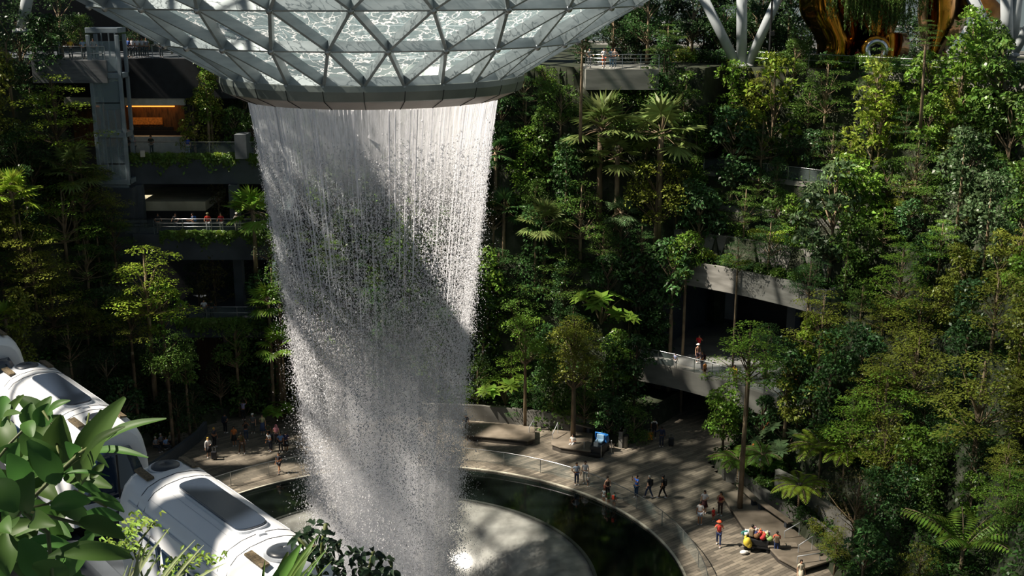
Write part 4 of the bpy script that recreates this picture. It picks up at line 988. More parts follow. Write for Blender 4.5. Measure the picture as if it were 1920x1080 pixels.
LOOK = {'layered': 'layered tree', 'tall': 'tall bare-trunked tree', 'round': 'rounded leafy tree', 'broad': 'glossy broad-leaved tree', 'column': 'slender leafy tree', 'yellow': 'thin-leaved young tree', 'sparse': 'open twiggy tree', 'palm': 'fan palm', 'fern': 'tree fern', 'feather': 'arching feather palm', 'bigleaf': 'giant pleated-leaf plant', 'shrub': 'low leafy shrub', 'hanging': 'curtain of hanging vines'}
CATN = {'palm': 'palm', 'fern': 'fern', 'feather': 'palm', 'bigleaf': 'plant', 'shrub': 'shrub', 'hanging': 'vine'}
TREES = []   # (root, kind, tone, px, py)
TINT = {'lime': (.26, .36, .04), 'fresh': (.15, .26, .035), 'mid': (.10, .18, .035), 'olive': (.19, .22, .035), 'deep': (.05, .11, .032), 'palmy': (.15, .20, .06), 'blue': (.06, .13, .045), 'dark': (.035, .07, .025), 'gold': (.27, .34, .05), 'grey': (.10, .16, .07), 'brown': (.12, .11, .04)}
TONE = {'palmy': 'sunlit pale green', 'lime': 'lime green', 'fresh': 'fresh green', 'mid': 'mid green', 'olive': 'olive green', 'deep': 'deep green', 'blue': 'blue-green', 'dark': 'dark green', 'gold': 'yellow-green', 'grey': 'grey-green', 'brown': 'brownish'}
trng = random.Random(77)
def plant(kind, tone, loc, s, px, py, var=None, rz=None, sz=1.0, lab=None):
    var = trng.randrange(3) if var is None else var
    crown, tm, hc = proto(kind, var)
    e = empty(ROOTNAME[kind], loc, trng.uniform(0, 6.28) if rz is None else rz); e.scale = (s, s, s * sz); e['category'] = CATN.get(kind, 'tree')
    pn = PARTS.get(kind, ('crown', 'trunk'))
    c = obj(pn[0], crown, e); t = TINT[tone]; j = trng.uniform(.8, 1.2); c.color = (t[0] * j * 1.15, t[1] * j * 1.15, t[2] * j * 1.15, 1)
    obj(pn[1], tm, e)
    TREES.append([e, kind, tone, px, py, lab]); return e
def ray_hit(px, py, h):
    d = ray(px, py); Y = 58.0
    while Y < 125:
        t = Y / d.y; x = d.x * t; z = CAM_H + d.z * t
        H = height(x, Y)
        if H > .5 and z <= H + h: return Vector((x, Y, H))
        Y += .2
    return None
def tree_px(px, py, rpx, kind, tone, Y=None, z=None, sz=1.0, var=None, lab=None, lift=0):
    """a tree whose crown is centred near that direction and that stands on the ground there"""
    hc = proto(kind, 0 if var is None else var)[2]; s = 1.0
    for it in range(3):
        if Y is not None:
            c = at(px, py, Y); base = Vector((c.x, c.y, height(c.x, c.y) if z is None else z))
            dist = Y
        else:
            b = ray_hit(px, py, hc * s * sz)
            if b is None: return None
            base = b; dist = b.y
            zr = CAM_H + ray(px, py).z * b.y / ray(px, py).y
            if b.z + hc * s * sz - zr > 1.0:      # the ray met a terrace step: stand on the bed just in front of it
                Yn = b.y - .5; c = at(px, py, Yn)
                while height(c.x, c.y) + .3 > b.z and Yn > b.y - 3: Yn -= .3; c = at(px, py, Yn)
                Y = Yn; base = Vector((c.x, c.y, height(c.x, c.y))); dist = Yn
        R0 = {'palm': 1.55, 'fern': 2.1, 'feather': 2.8, 'bigleaf': 1.8, 'column': 1.6, 'shrub': 1.3, 'yellow': 1.7, 'hanging': 2.4, 'broad': 2.1}.get(kind, 2.6)
        s = rpx / (F / (dist * 1.02)) / R0
    if Y is not None:       # trunk length follows from the height of the crown above ground
        c = at(px, py, Y); need = c.z - base.z
        k = need / max(.3, hc * s)
        if kind in ('shrub', 'bigleaf') : k = 1
        if k > 1.25 or k < .7:
            base.z = c.z - hc * s * min(max(k, .8), 1.35); 
            g_ = height(base.x, base.y) if z is None else z
            if base.z > g_ + .3: 
                e = plant(kind, tone, base, s, px, py, var, None, sz, lab)
                t = obj('lower_trunk', None) if False else None
                MB().tube([(0, 0, (g_ - base.z - .3) / s), (.03, 0, 0), (0, 0, .4)], [.15, .13, .12], 8).build('lower_trunk', M_bark2, e, smooth=True)
                return e
    return plant(kind, tone, base, s, px, py, var, None, sz, lab)
# ---- individually placed trees (direction, crown radius, kind, tone)
HERO = [
 # behind / right of the fall
 (1127, 238, 66, 'palm', 'palmy'), (1240, 248, 70, 'palm', 'palmy'), (1158, 300, 56, 'palm', 'palmy'), (930, 262, 44, 'palm', 'deep'), (1020, 420, 48, 'palm', 'palmy'), (985, 300, 40, 'column', 'fresh'),
 (945, 345, 40, 'palm', 'deep'), (1165, 362, 30, 'palm', 'grey'), (925, 400, 55, 'sparse', 'brown'), (1128, 570, 60, 'bigleaf', 'fresh'), (1078, 640, 78, 'round', 'olive'), (985, 615, 60, 'round', 'fresh'),
 (1160, 650, 48, 'broad', 'fresh'), (948, 722, 55, 'bigleaf', 'fresh'), (1052, 555, 28, 'column', 'blue'), (1195, 480, 60, 'broad', 'deep'), (1262, 478, 62, 'broad', 'deep'), (1195, 548, 42, 'broad', 'blue'),
 (1288, 455, 42, 'broad', 'fresh'), (1235, 600, 34, 'broad', 'deep'), (970, 545, 65, 'layered', 'mid'), (1060, 500, 70, 'layered', 'mid'), (935, 480, 60, 'layered', 'deep'), (1230, 380, 80, 'round', 'olive'), (1090, 410, 80, 'layered', 'mid'),
 (1150, 720, 45, 'column', 'deep'), (1020, 700, 45, 'column', 'deep'), (905, 640, 50, 'column', 'dark'),
 # right slope
 (1640, 210, 62, 'yellow', 'gold'), (1650, 255, 55, 'yellow', 'lime'), (1592, 318, 50, 'yellow', 'gold'), (1450, 200, 70, 'yellow', 'lime'), (1330, 230, 60, 'round', 'fresh'), (1375, 300, 65, 'broad', 'blue'), (1525, 285, 35, 'broad', 'blue'),
 (1560, 430, 85, 'broad', 'grey'), (1600, 385, 70, 'broad', 'fresh'), (1545, 560, 78, 'layered', 'olive'), (1725, 610, 90, 'layered', 'olive'), (1690, 520, 80, 'layered', 'fresh'), (1870, 560, 85, 'layered', 'olive'), (1850, 440, 60, 'column', 'grey'),
 (1800, 360, 60, 'column', 'grey'), (1895, 260, 70, 'broad', 'mid'), (1820, 110, 55, 'column', 'fresh'), (1800, 190, 75, 'yellow', 'fresh'), (1880, 150, 70, 'broad', 'mid'), (1720, 300, 70, 'layered', 'mid'), (1490, 125, 40, 'round', 'mid'),
 (1550, 160, 70, 'layered', 'mid'), (1650, 150, 60, 'layered', 'mid'), (1420, 168, 50, 'layered', 'olive'), (1480, 670, 62, 'broad', 'deep'), (1470, 618, 42, 'bigleaf', 'grey'),
 (1530, 620, 45, 'broad', 'lime'), (1620, 640, 60, 'broad', 'blue'), (1815, 640, 62, 'column', 'blue'), (1560, 690, 60, 'column', 'deep'), (1660, 760, 105, 'layered', 'fresh'), (1840, 740, 120, 'layered', 'olive'), (1720, 680, 90, 'layered', 'olive'),
 (1600, 790, 70, 'layered', 'fresh'), (1540, 840, 62, 'fern', 'lime'), (1500, 905, 55, 'fern', 'lime'), (1585, 850, 55, 'fern', 'lime'), (1385, 870, 58, 'fern', 'fresh'), (1430, 850, 45, 'fern', 'mid'), (1480, 805, 50, 'bigleaf', 'grey'), (1460, 860, 38, 'bigleaf', 'mid'),
 (1610, 930, 92, 'sparse', 'brown'), (1710, 860, 62, 'broad', 'fresh'), (1700, 935, 58, 'broad', 'deep'), (1660, 840, 80, 'round', 'olive'), (1806, 1025, 120, 'feather', 'fresh'), (1620, 1050, 70, 'broad', 'deep'), (1725, 1065, 60, 'round', 'olive'), (1905, 960, 50, 'layered', 'mid'), (1760, 870, 45, 'broad', 'deep'),
 (1890, 920, 70, 'layered', 'fresh'), (1890, 1040, 70, 'round', 'mid'), (1830, 850, 60, 'round', 'dark'), (1690, 1010, 50, 'shrub', 'deep'), (1400, 560, 40, 'shrub', 'fresh'),
 # left slope
 (95, 155, 92, 'layered', 'lime'), (60, 215, 60, 'layered', 'deep'), (125, 255, 55, 'palm', 'palmy'), (50, 250, 55, 'round', 'grey'), (150, 300, 80, 'layered', 'olive'), (60, 330, 70, 'layered', 'dark'), (20, 355, 50, 'palm', 'lime'), (190, 360, 60, 'layered', 'olive'), (175, 330, 40, 'bigleaf', 'grey'),
 (120, 420, 80, 'layered', 'fresh'), (40, 450, 90, 'layered', 'olive'), (270, 480, 95, 'layered', 'lime'), (95, 560, 85, 'layered', 'olive'), (10, 590, 40, 'palm', 'lime'), (210, 620, 40, 'column', 'grey'), (310, 640, 62, 'round', 'mid'), (345, 660, 40, 'broad', 'mid'),
 (240, 565, 60, 'layered', 'olive'), (300, 555, 50, 'broad', 'fresh'), (200, 700, 60, 'round', 'dark'), (250, 700, 55, 'layered', 'deep'), (130, 650, 60, 'layered', 'dark'), (330, 750, 55, 'round', 'dark'), (440, 620, 60, 'round', 'mid'), (410, 690, 45, 'sparse', 'dark'),
 (520, 600, 40, 'palm', 'fresh'), (515, 690, 38, 'bigleaf', 'fresh'), (470, 340, 48, 'palm', 'fresh'), (505, 440, 40, 'sparse', 'grey'), (500, 520, 40, 'palm', 'fresh'), (520, 480, 35, 'column', 'mid'), (30, 290, 50, 'round', 'deep'), (210, 410, 50, 'layered', 'mid'), (160, 480, 60, 'layered', 'mid'), (180, 560, 50, 'round', 'deep'), (60, 500, 60, 'layered', 'olive'), (275, 690, 55, 'round', 'deep'), (320, 710, 50, 'round', 'dark'), (235, 770, 50, 'broad', 'deep'), (300, 770, 40, 'broad', 'dark'), (360, 735, 40, 'round', 'dark'), (455, 680, 45, 'broad', 'dark'), (480, 720, 35, 'broad', 'deep'), (15, 130, 70, 'round', 'dark'), (180, 180, 40, 'layered', 'dark'),
]
YOVR = {(95, 155): 92, (60, 215): 96, (125, 255): 91, (150, 300): 91, (60, 330): 90, (190, 360): 93, (210, 410): 92, (160, 480): 89, (470, 340): 95, (505, 440): 94, (500, 520): 92.5, (520, 480): 92, (520, 600): 91.5, (515, 690): 90.5, (440, 620): 92, (410, 690): 92, (270, 480): 87, (310, 640): 85, (345, 660): 86.5, (330, 750): 86, (240, 565): 86, (300, 555): 88, (190, 360): 93, (1545, 560): 78, (1530, 620): 79, (1480, 670): 78.5, (1470, 618): 79.5, (1620, 640): 76, (1560, 690): 76, (1160, 650): 88, (1078, 640): 86.5, (985, 615): 89}
for (px, py, rp_, k, t) in HERO:
    if k == 'palm' and px > 900 and False: continue
    tree_px(px, py, rp_, k, t, Y=YOVR.get((px, py)))
# trees whose trunks are clearly seen: base on the plaza side, crown high
def trunk_tree(bx, by, cx_, cy_, rpx, tone, z0, lab, kind='tall', r=.13):
    b = atz(bx, by, z0); c = at(cx_, cy_, b.y); s = rpx / (F / (b.y * 1.02)) / 2.6; H = c.z - z0; crown, tm, hc = proto('layered', 1)
    e = empty('tall_tree', b, trng.uniform(0, 6)); e['category'] = 'tree'
    cr_ = obj('crown', crown, e); cr_.location = (c.x - b.x, 0, H - 3.5 * s); cr_.scale = (s, s, s); tt = TINT[tone]; cr_.color = (*[v * 1.15 for v in tt], 1)
    e.rotation_euler = (0, 0, 0)
    MB().tube([(0, 0, -.2), ((c.x - b.x) * .4, 0, H * .4), (c.x - b.x, 0, H - 1.2 * s), (c.x - b.x, 0, H + 1.0 * s)], [r * 1.25, r, r * .8, .03], 10).build('trunk', M_bark2, e, smooth=True)
    br_ = obj('branches', tm, e); br_.location = cr_.location; br_.scale = (s, s, s)
    TREES.append([e, 'tall', tone, bx, by, lab]); return e
trunk_tree(1387, 952, 1405, 655, 86, 'fresh', .42, 'tall tree rising from the corner platform, its crown over the round balcony', r=.16)
trunk_tree(1073, 820, 1077, 630, 62, 'olive', .5, 'tree with bare straight trunk on the platform by the blue machine', r=.13)
trunk_tree(1418, 800, 1440, 640, 55, 'deep', .9, 'second thin trunk in front of the escalators with dark layered crown')
trunk_tree(1330, 772, 1332, 748, 28, 'fresh', .2, 'small tree with its crown just below the balcony fascia', r=.05)
trunk_tree(1640, 940, 1650, 700, 60, 'olive', 1.5, 'slim pale trunk rising beside the lime tree ferns')
for (bx, by, cx_, cy_, rpx, tn, lab) in ((1088, 262, 1092, 70, 40, 'dark', 'dark tree with a pale straight trunk left of the grey viewing deck'), (1726, 235, 1737, 60, 34, 'mid', 'thin pale trunk crossing the upper railing right of the blue pad')):
    b_ = ray_hit(bx, by, .05)
    if b_ is not None:
        q_ = b_.y; c_ = at(cx_, cy_, q_); TT = trunk_tree(bx, by, cx_, cy_, rpx, tn, b_.z, lab, r=.11)
# upper deck trees standing against the sky
def deck_tree(px, py, rpx, k, t, Y, z=28, lab=None): return tree_px(px, py, rpx, k, t, Y=Y, z=z, lab=lab)
for (px, py, rp_, k, t, Y) in [(1215, 20, 70, 'round', 'deep', 106), (1252, 80, 40, 'layered', 'mid', 101), (1195, 60, 45, 'column', 'dark', 108), (1300, 20, 60, 'round', 'dark', 110), (1356, 40, 50, 'round', 'deep', 109), (1430, 35, 62, 'round', 'deep', 110), (1420, 80, 45, 'broad', 'dark', 108), (1480, 60, 48, 'column', 'dark', 108), (1502, 62, 34, 'round', 'mid', 101.5), (1560, 0, 60, 'round', 'dark', 112), (1150, 50, 50, 'round', 'dark', 110), (1100, 60, 45, 'column', 'dark', 108),
    (1260, 10, 50, 'round', 'dark', 116), (1170, 70, 50, 'broad', 'dark', 112), (1210, 80, 45, 'broad', 'dark', 113), (1250, 50, 55, 'broad', 'dark', 114), (1290, 85, 40, 'broad', 'dark', 112), (1320, 60, 50, 'broad', 'dark', 115), (1365, 85, 40, 'broad', 'dark', 111), (1345, 20, 55, 'broad', 'dark', 116), (1420, 50, 50, 'broad', 'dark', 113), (1400, 95, 40, 'broad', 'dark', 112), (1455, 85, 45, 'broad', 'dark', 112), (1480, 30, 50, 'broad', 'dark', 114), (1190, 20, 60, 'broad', 'dark', 113), (1500, 100, 35, 'broad', 'dark', 110), (1380, 20, 55, 'round', 'dark', 117), (1450, 0, 50, 'round', 'dark', 118), (1600, 100, 50, 'round', 'dark', 118), (1700, 100, 60, 'round', 'dark', 118), (1760, 60, 50, 'round', 'dark', 116), (1740, 20, 70, 'round', 'deep', 108), (1840, 60, 40, 'round', 'mid', 101), (1850, 100, 45, 'broad', 'mid', 102)]:
    deck_tree(px, py, rp_, k, t, Y)
for (px, py, rp_, k, t, Y, z) in [(30, 40, 90, 'round', 'dark', 98, 22), (110, 20, 70, 'round', 'dark', 100, 28), (150, 55, 35, 'round', 'mid', 99, 29), (90, 60, 50, 'broad', 'deep', 97, 25), (-10, 110, 70, 'round', 'dark', 95, 22), (260, 75, 40, 'round', 'dark', 106, 28.9), (320, 60, 40, 'round', 'dark', 107, 28.9),
    (385, 150, 30, 'column', 'fresh', 99, 20.9), (362, 210, 32, 'yellow', 'olive', 99.3, 20.9), (395, 215, 38, 'column', 'olive', 99.3, 20.9), (440, 228, 34, 'broad', 'mid', 99.5, 20.9), (475, 240, 30, 'broad', 'mid', 99.5, 20.9), (350, 250, 22, 'yellow', 'lime', 99.2, 20.9), (455, 170, 40, 'round', 'dark', 103, 20.9), (410, 385, 25, 'yellow', 'brown', 100, 14.7), (400, 505, 38, 'yellow', 'brown', 97, 7.7), (370, 520, 40, 'round', 'dark', 99, 7.7), (450, 520, 40, 'round', 'dark', 99, 7.7)]:
    deck_tree(px, py, rp_, k, t, Y, z)
# background trees filling the slopes, spread by rejection so that crowns do not pile up
BLOCK = [(1290, 100, 1490, 178), (1490, 100, 1900, 160), (225, 120, 510, 345), (225, 345, 400, 440), (330, 545, 420, 620), (380, 770, 1180, 1080), (1222, 590, 1440, 760), (1200, 700, 1340, 900), (1290, 470, 1500, 600), (1440, 318, 1640, 350), (1300, 880, 1560, 1080), (1100, 80, 1230, 165), (0, 660, 300, 1080), (1040, 140, 1180, 160), (1600, 100, 1760, 130)]
frng = random.Random(2024); placed = [(h[0], h[1], h[2] * (1.25 if h[3] in ('palm', 'feather', 'fern') else 1)) for h in HERO]
def try_fill(px, py, rp_, k, t, f=.68):
    for (a, b, c, d) in BLOCK:
        if a - 8 < px < c + 8 and b - 8 < py < d + 8: return False
    for (x, y, q) in placed:
        if math.hypot(px - x, (py - y) * 1.15) < f * (rp_ + q) * .72: return False
    e = tree_px(px, py, rp_, k, t)
    if e is None: return False
    placed.append((px, py, rp_)); return True
cnt = 0
for it in range(14000):
    px = frng.uniform(-10, 1930); py = frng.uniform(130, 1070)
    if px < 560:
        k = frng.choice(['layered', 'layered', 'round', 'column', 'broad']); t = frng.choice(['olive', 'mid', 'dark', 'deep', 'dark'])
    elif px < 920:
        k = frng.choice(['round', 'column', 'layered']); t = frng.choice(['mid', 'deep', 'dark', 'fresh'])
    elif px < 1260:
        k = frng.choice(['layered', 'layered', 'round', 'column', 'broad']); t = frng.choice(['mid', 'mid', 'deep', 'fresh', 'deep'])
    else:
        k = frng.choice(['layered', 'round', 'column', 'broad', 'broad', 'layered']); t = frng.choice(['mid', 'mid', 'fresh', 'olive', 'deep', 'blue']) if py < 500 else frng.choice(['olive', 'fresh', 'mid', 'olive', 'deep'])
    if try_fill(px, py, frng.uniform(34, 58) if py < 500 else frng.uniform(40, 66), k, t): cnt += 1
    if cnt > 215: break
print('FILL', cnt, 'TREES', len(TREES))
# shrubs and flowers along the planters
SHR = [(1330, 480, 22, 'lime'), (1365, 490, 22, 'fresh'), (1395, 498, 20, 'lime'), (1425, 508, 22, 'mid'), (1455, 518, 20, 'fresh'), (1490, 528, 22, 'mid'), (1350, 440, 20, 'dark'), (1385, 448, 22, 'fresh'), (1420, 452, 24, 'gold'), (1455, 455, 24, 'lime'), (1490, 470, 22, 'fresh'), (1520, 480, 24, 'mid'),
 (1060, 765, 20, 'grey'), (1095, 772, 20, 'fresh'), (1125, 778, 20, 'fresh'), (1150, 785, 18, 'mid'), (1030, 760, 18, 'mid'), (1400, 905, 22, 'deep'), (1430, 920, 24, 'mid'), (1460, 938, 22, 'grey'), (1478, 958, 20, 'grey'), (1500, 968, 20, 'deep'), (1475, 900, 22, 'dark'), (1560, 960, 30, 'brown'), (1530, 1000, 24, 'olive'), (1580, 1040, 26, 'deep')]
for (x, y, rp_, t) in SHR: tree_px(x, y, rp_, 'shrub', t)
for i, px in enumerate(range(245, 500, 24)):
    for (Y, z, nm, tn) in ((98.0, 20.9, 'restaurant balcony', ('fresh', 'lime', 'mid')), (96.0, 14.7, 'middle balcony', ('mid', 'lime', 'fresh'))):
        if z < 20 and px < 300: continue
        if px > 480: continue
        p = Vector((XP(px, Y, z), Y - .1, z - .15)); plant('shrub', tn[i % 3], p, .42, px, at(px, 300, Y).z, None)
        TREES[-1][4] = 305 if z > 20 else 440
for i in range(44):
    a = 18 + i * 1.05; p = pol(a, 50.9 + .4 * (i % 3), 27.6); dpt = p.y * math.cos(PITCH) + (CAM_H - 28) * math.sin(PITCH)
    plant('shrub', ('mid', 'deep', 'fresh', 'olive', 'blue')[i % 5], p, .95 + .25 * (i % 2), 960 + p.x / dpt * F, 124)
for (px, py, Y, s) in ((1600, -40, 101, 1.0), (1650, -30, 101.2, 1.15), (1700, -40, 101, 1.0), (1625, -10, 100.6, .8), (1672, 0, 100.6, .8)):
    plant('hanging', 'mid', at(px, py, Y), s, px, max(5, py + 60), None, 0)
# ---- labels that single each plant out: look, then rank among its like within a landmark area
AREAS = [(0, 0, 235, 130, 'on the deck at the upper left corner'), (235, 0, 520, 130, 'above the dark left fascia'), (235, 130, 520, 290, 'beside the orange lit restaurant'), (235, 290, 520, 320, 'trailing over the restaurant balcony edge'), (0, 130, 235, 330, 'left of the lift tower'), (235, 425, 520, 455, 'along the middle balcony edge'), (0, 330, 235, 520, 'on the slope below the lift tower'), (235, 320, 560, 560, 'around the middle left balcony'), (0, 520, 300, 860, 'on the slope above the train'), (300, 560, 560, 860, 'below the lowest left balcony'),
 (560, 0, 905, 860, 'behind the waterfall'), (905, 0, 1225, 125, 'behind the grey viewing deck'), (905, 125, 1080, 330, 'just right of the waterfall top'), (1080, 125, 1225, 330, 'below the grey viewing deck'), (905, 330, 1080, 560, 'right of the middle waterfall'), (1080, 330, 1225, 560, 'on the shady middle slope'), (905, 560, 1080, 860, 'behind the long plaza platform'), (1080, 560, 1225, 860, 'behind the planter by the blue machine'),
 (1225, 118, 1960, 125, 'in the hedge along the upper deck edge'), (1225, 0, 1490, 125, 'around the slanted steel columns'), (1490, 0, 1930, 125, 'around the golden sculpture'), (1225, 125, 1440, 330, 'below the slanted steel columns'), (1440, 125, 1640, 330, 'below the golden sculpture'), (1640, 125, 1790, 330, 'below the blue pad'), (1790, 125, 1960, 330, 'near the right edge below the columns'), (1225, 330, 1440, 590, 'above the curved balcony'), (1440, 330, 1640, 590, 'on the tiers right of the balcony slab'), (1640, 330, 1790, 590, 'high on the right slope'), (1790, 330, 1960, 590, 'high beside the right edge'),
 (1225, 590, 1450, 860, 'in front of the curved balcony'), (1450, 590, 1640, 780, 'right of the curved balcony'), (1640, 590, 1790, 780, 'in the middle of the right slope'), (1790, 590, 1960, 780, 'midway up beside the right edge'), (1440, 780, 1640, 920, 'behind the corner planter'), (1225, 860, 1600, 1100, 'in the corner planter by the trolley'), (1640, 780, 1790, 960, 'low on the right slope'), (1790, 780, 1960, 960, 'low beside the right edge'), (1600, 920, 1960, 1120, 'in the bottom right corner'), (-60, -60, 1990, 1200, 'among the other trees of the valley')]
def area(px, py):
    for a, b, c, d, n in AREAS:
        if a <= px < c and b <= py < d: return n
    return AREAS[-1][4]
ORD = ['first', 'second', 'third', 'fourth', 'fifth', 'sixth', 'seventh', 'eighth', 'ninth', 'tenth', 'eleventh', 'twelfth', 'thirteenth', 'fourteenth', 'fifteenth', 'sixteenth', 'seventeenth', 'eighteenth', 'nineteenth', 'twentieth']
grp = {}
for T in TREES: 
    T[3] = min(max(T[3], 0), 1950)
    grp.setdefault((T[1], T[2], area(T[3], T[4])), []).append(T)
for (k, t, a), L_ in grp.items():
    L_ = sorted(L_, key=lambda q: q[3]); n = len(L_)
    for i, T in enumerate(L_):
        lab = f"{TONE[t]} {LOOK[k]} {a}"
        if n == 2: lab = ('left one, ' if i == 0 else 'right one, ') + lab
        elif n > 2: lab = ('leftmost' if i == 0 else 'rightmost' if i == n - 1 else ORD[i] + ' from left') + ', ' + lab
        if T[5]: lab = T[5]
        tag(T[0], lab, None, {'palm': 'palms on the planted slopes', 'fern': 'tree ferns', 'shrub': 'low shrubs in the planters', 'bigleaf': 'giant leaved plants', 'hanging': 'vines hanging over the golden sculpture', 'feather': 'palms on the planted slopes'}.get(k, 'trees on the planted slopes'))
# ---- undergrowth covering the beds (nobody could count it)
r = np.random.default_rng(9); P = []; NV = []
while len(P) < 170000:
    a = r.uniform(-35, 190, 4000); q = r.uniform(27, 54, 4000)
    for A_, Q_ in zip(a, q):
        x = CX + Q_ * math.cos(math.radians(A_)); y = CY + Q_ * math.sin(math.radians(A_)); h = height(x, y)
        if h < .5 or y < 48 or h > 27.9: continue
        if 33 < A_ < 61 and 32.5 < Q_ < 37: continue
        if 107 < A_ < 130 and Q_ > 35: continue
        P.append((x, y, h))
P = np.array(P); n = len(P); P[:, 2] += np.abs(r.normal(0, .35, n)) * (.4 + np.sin(P[:, 0] * 1.3) * np.cos(P[:, 1] * 1.1) * .4 + .3)
P[:, :2] += r.normal(0, .3, (n, 2)); P[:, 2] -= (r.random(n) < .3) * r.random(n) * 1.5; nn = rnd_dir(r, n) * .7; nn[:, 2] += .7; dd = rnd_dir(r, n); dd[:, 2] *= .5
V = leaf_quads(P, dd, nn, r.uniform(.16, .42, n), r.uniform(.08, .2, n), .12)
o = obj('undergrowth', leaf_mesh('undergrowth', [V], M_leaf, 4)); o.color = (.06, .13, .03, 1); tag(o, 'low green undergrowth and creepers covering the planted terraces', 'undergrowth', kind='stuff')
# ================================================================ people
def skinned(name, nodes, edges, radii, m, parent, sub=1, root=0):
    me = bpy.data.meshes.new(name); me.from_pydata([tuple(v) for v in nodes], edges, []); me.update(); me.materials.append(m)
    o = bpy.data.objects.new(name, me); COL.objects.link(o); o.parent = parent
    md = o.modifiers.new('skin', 'SKIN'); md.use_smooth_shade = True
    sv = me.skin_vertices[0].data
    for i, rd in enumerate(radii): sv[i].radius = (rd, rd) if not hasattr(rd, '__len__') else rd
    for i in range(len(radii)): sv[i].use_root = (i == root)
    if sub: s = o.modifiers.new('sub', 'SUBSURF'); s.levels = sub; s.render_levels = sub
    return o
def pmat(c, rough=.8): return mat('cloth_' + c, c, rough)
SK = {'light': '#d3a384', 'tan': '#b57f5a', 'brown': '#7d5238'}
ARMS = {  # shoulder-relative elbow and wrist offsets (x outward, y forward is -, z up)
 'down': ((.06, .02, -.29), (.08, -.06, -.53)), 'front': ((.08, .03, -.26), (-.06, -.22, -.24)), 'photo': ((.10, -.18, -.10), (-.06, -.32, .16)), 'up': ((.14, -.06, .12), (.02, -.12, .34)),
 'hip': ((.2, .06, -.22), (.02, -.02, -.42)), 'rail': ((.1, -.1, -.24), (.08, -.34, -.28)), 'push': ((.06, -.06, -.26), (.04, -.34, -.26)), 'back': ((.07, .1, -.26), (.06, .14, -.5)), 'out': ((.2, -.05, -.15), (.38, -.12, -.2))}
def person(loc, face=0, h=1.7, skin='light', top='#888888', bottom='#22252c', hair='#1a1512', la='down', ra='down', legs='stand', wear='trousers', hairs='short', hat=None, bag=None, lab='', phone=False, group=None, sleeve='short', lean=0.0, shoe='#d8d8d8'):
    k = h / 1.7; e = empty('person', loc, math.radians(face), lab, 'person', group); ms = mat('skin_' + skin, SK[skin], .55); e.scale = (k, k, k)
    sit = legs == 'sit'; dz = -.46 if sit else (-.42 if legs == 'squat' else 0)
    L = math.sin(lean)
    def q(x, y, z): return (x, y - max(0, z - .95) * L, z + dz)
    N_ = [q(0, 0, .95), q(0, 0, 1.12), q(0, 0, 1.3), q(0, 0, 1.42), q(0, -.005, 1.49), q(0, -.01, 1.57), q(0, -.005, 1.65)]; R_ = [(.15, .11), (.125, .095), (.16, .105), (.09, .075), .05, (.074, .09), (.066, .078)]; E_ = [(0, 1), (1, 2), (2, 3), (3, 4), (4, 5), (5, 6)]
    N_.append(q(0, -.115, 1.565)); R_.append(.014); E_.append((5, 7))
    arms = {}
    for s, A in ((-1, ra), (1, la)):
        el, wr_ = ARMS[A]; sh = Vector(q(s * .175, 0, 1.385)); a = sh + Vector((s * el[0], el[1], el[2])); b = sh + Vector((s * wr_[0], wr_[1], wr_[2])); i = len(N_)
        N_ += [tuple(sh), tuple(a), tuple(b)]; R_ += [.052, .04, .028]; E_ += [(3, i), (i, i + 1), (i + 1, i + 2)]
        d = (b - a).normalized(); sd = d.cross(Vector((0, 1, .2))).normalized(); hp = b + d * .07; N_.append(tuple(hp)); R_.append((.036, .018)); E_.append((i + 2, i + 3)); ph = len(N_) - 1
        for f in range(5):
            off = (f - 2) * .017 if f < 4 else -.05; ln = (.075, .085, .08, .065, .055)[f]; root_ = ph
            bx = hp + sd * (off if f else -.034) + d * (.03 if f else .0); tp_ = bx + d * ln * .8 + Vector((0, -.02, -.01)) + (sd * -.03 if f == 0 else Vector())
            N_ += [tuple(bx), tuple(tp_)]; R_ += [.009, .007]; j = len(N_); E_ += [(ph, j - 2), (j - 2, j - 1)]
        arms[s] = (sh, a, b)
    legn = {}
    for s in (-1, 1):
        if legs == 'sit': pts = [(s * .09, -.02, .93), (s * .11, -.44, .93), (s * .11, -.46, .52), (s * .11, -.6, .49)]
        elif legs == 'squat': pts = [(s * .09, -.02, .9), (s * .16, -.4, .88), (s * .12, -.12, .5), (s * .13, -.27, .45)]
        elif legs == 'walk': f = s; pts = [(s * .09, 0, .88), (s * .1, -.12 * f - .03, .48), (s * .09, -.24 * f + (.06 if f < 0 else 0), .09), (s * .1, -.24 * f - .13, .05)]
        elif legs == 'wide': pts = [(s * .1, 0, .88), (s * .17, -.02, .48), (s * .2, .02, .09), (s * .22, -.12, .04)]
        else: pts = [(s * .09, 0, .88), (s * .1, -.02, .48), (s * .1, .02, .09), (s * .12, -.12, .04)]
        pts = [(a, b, c + dz) for a, b, c in pts]; legn[s] = pts; i = len(N_)
        N_ += pts; R_ += [.082, .056, .038, .03]; E_ += [(0, i), (i, i + 1), (i + 1, i + 2), (i + 2, i + 3)]
    skinned('body', N_, E_, R_, ms, e)
    # top
    mt = pmat(top); n = [q(0, 0, .97 if wear != 'dress' else .8), q(0, 0, 1.12), q(0, 0, 1.3), q(0, 0, 1.42)]; rr_ = [(.17, .13), (.145, .115), (.178, .125), (.105, .092)]; ed = [(0, 1), (1, 2), (2, 3)]
    if sleeve != 'none':
        for s in (-1, 1):
            sh, a, b = arms[s]; i = len(n); n += [tuple(sh), tuple(a if sleeve == 'long' else sh.lerp(a, .6))]; rr_ += [.07, .056]; ed += [(3, i), (i, i + 1)]
            if sleeve == 'long': n.append(tuple(b)); rr_.append(.042); ed.append((i + 1, i + 2))
    skinned('shirt' if wear != 'dress' else 'dress_top', n, ed, rr_, mt, e, 1)
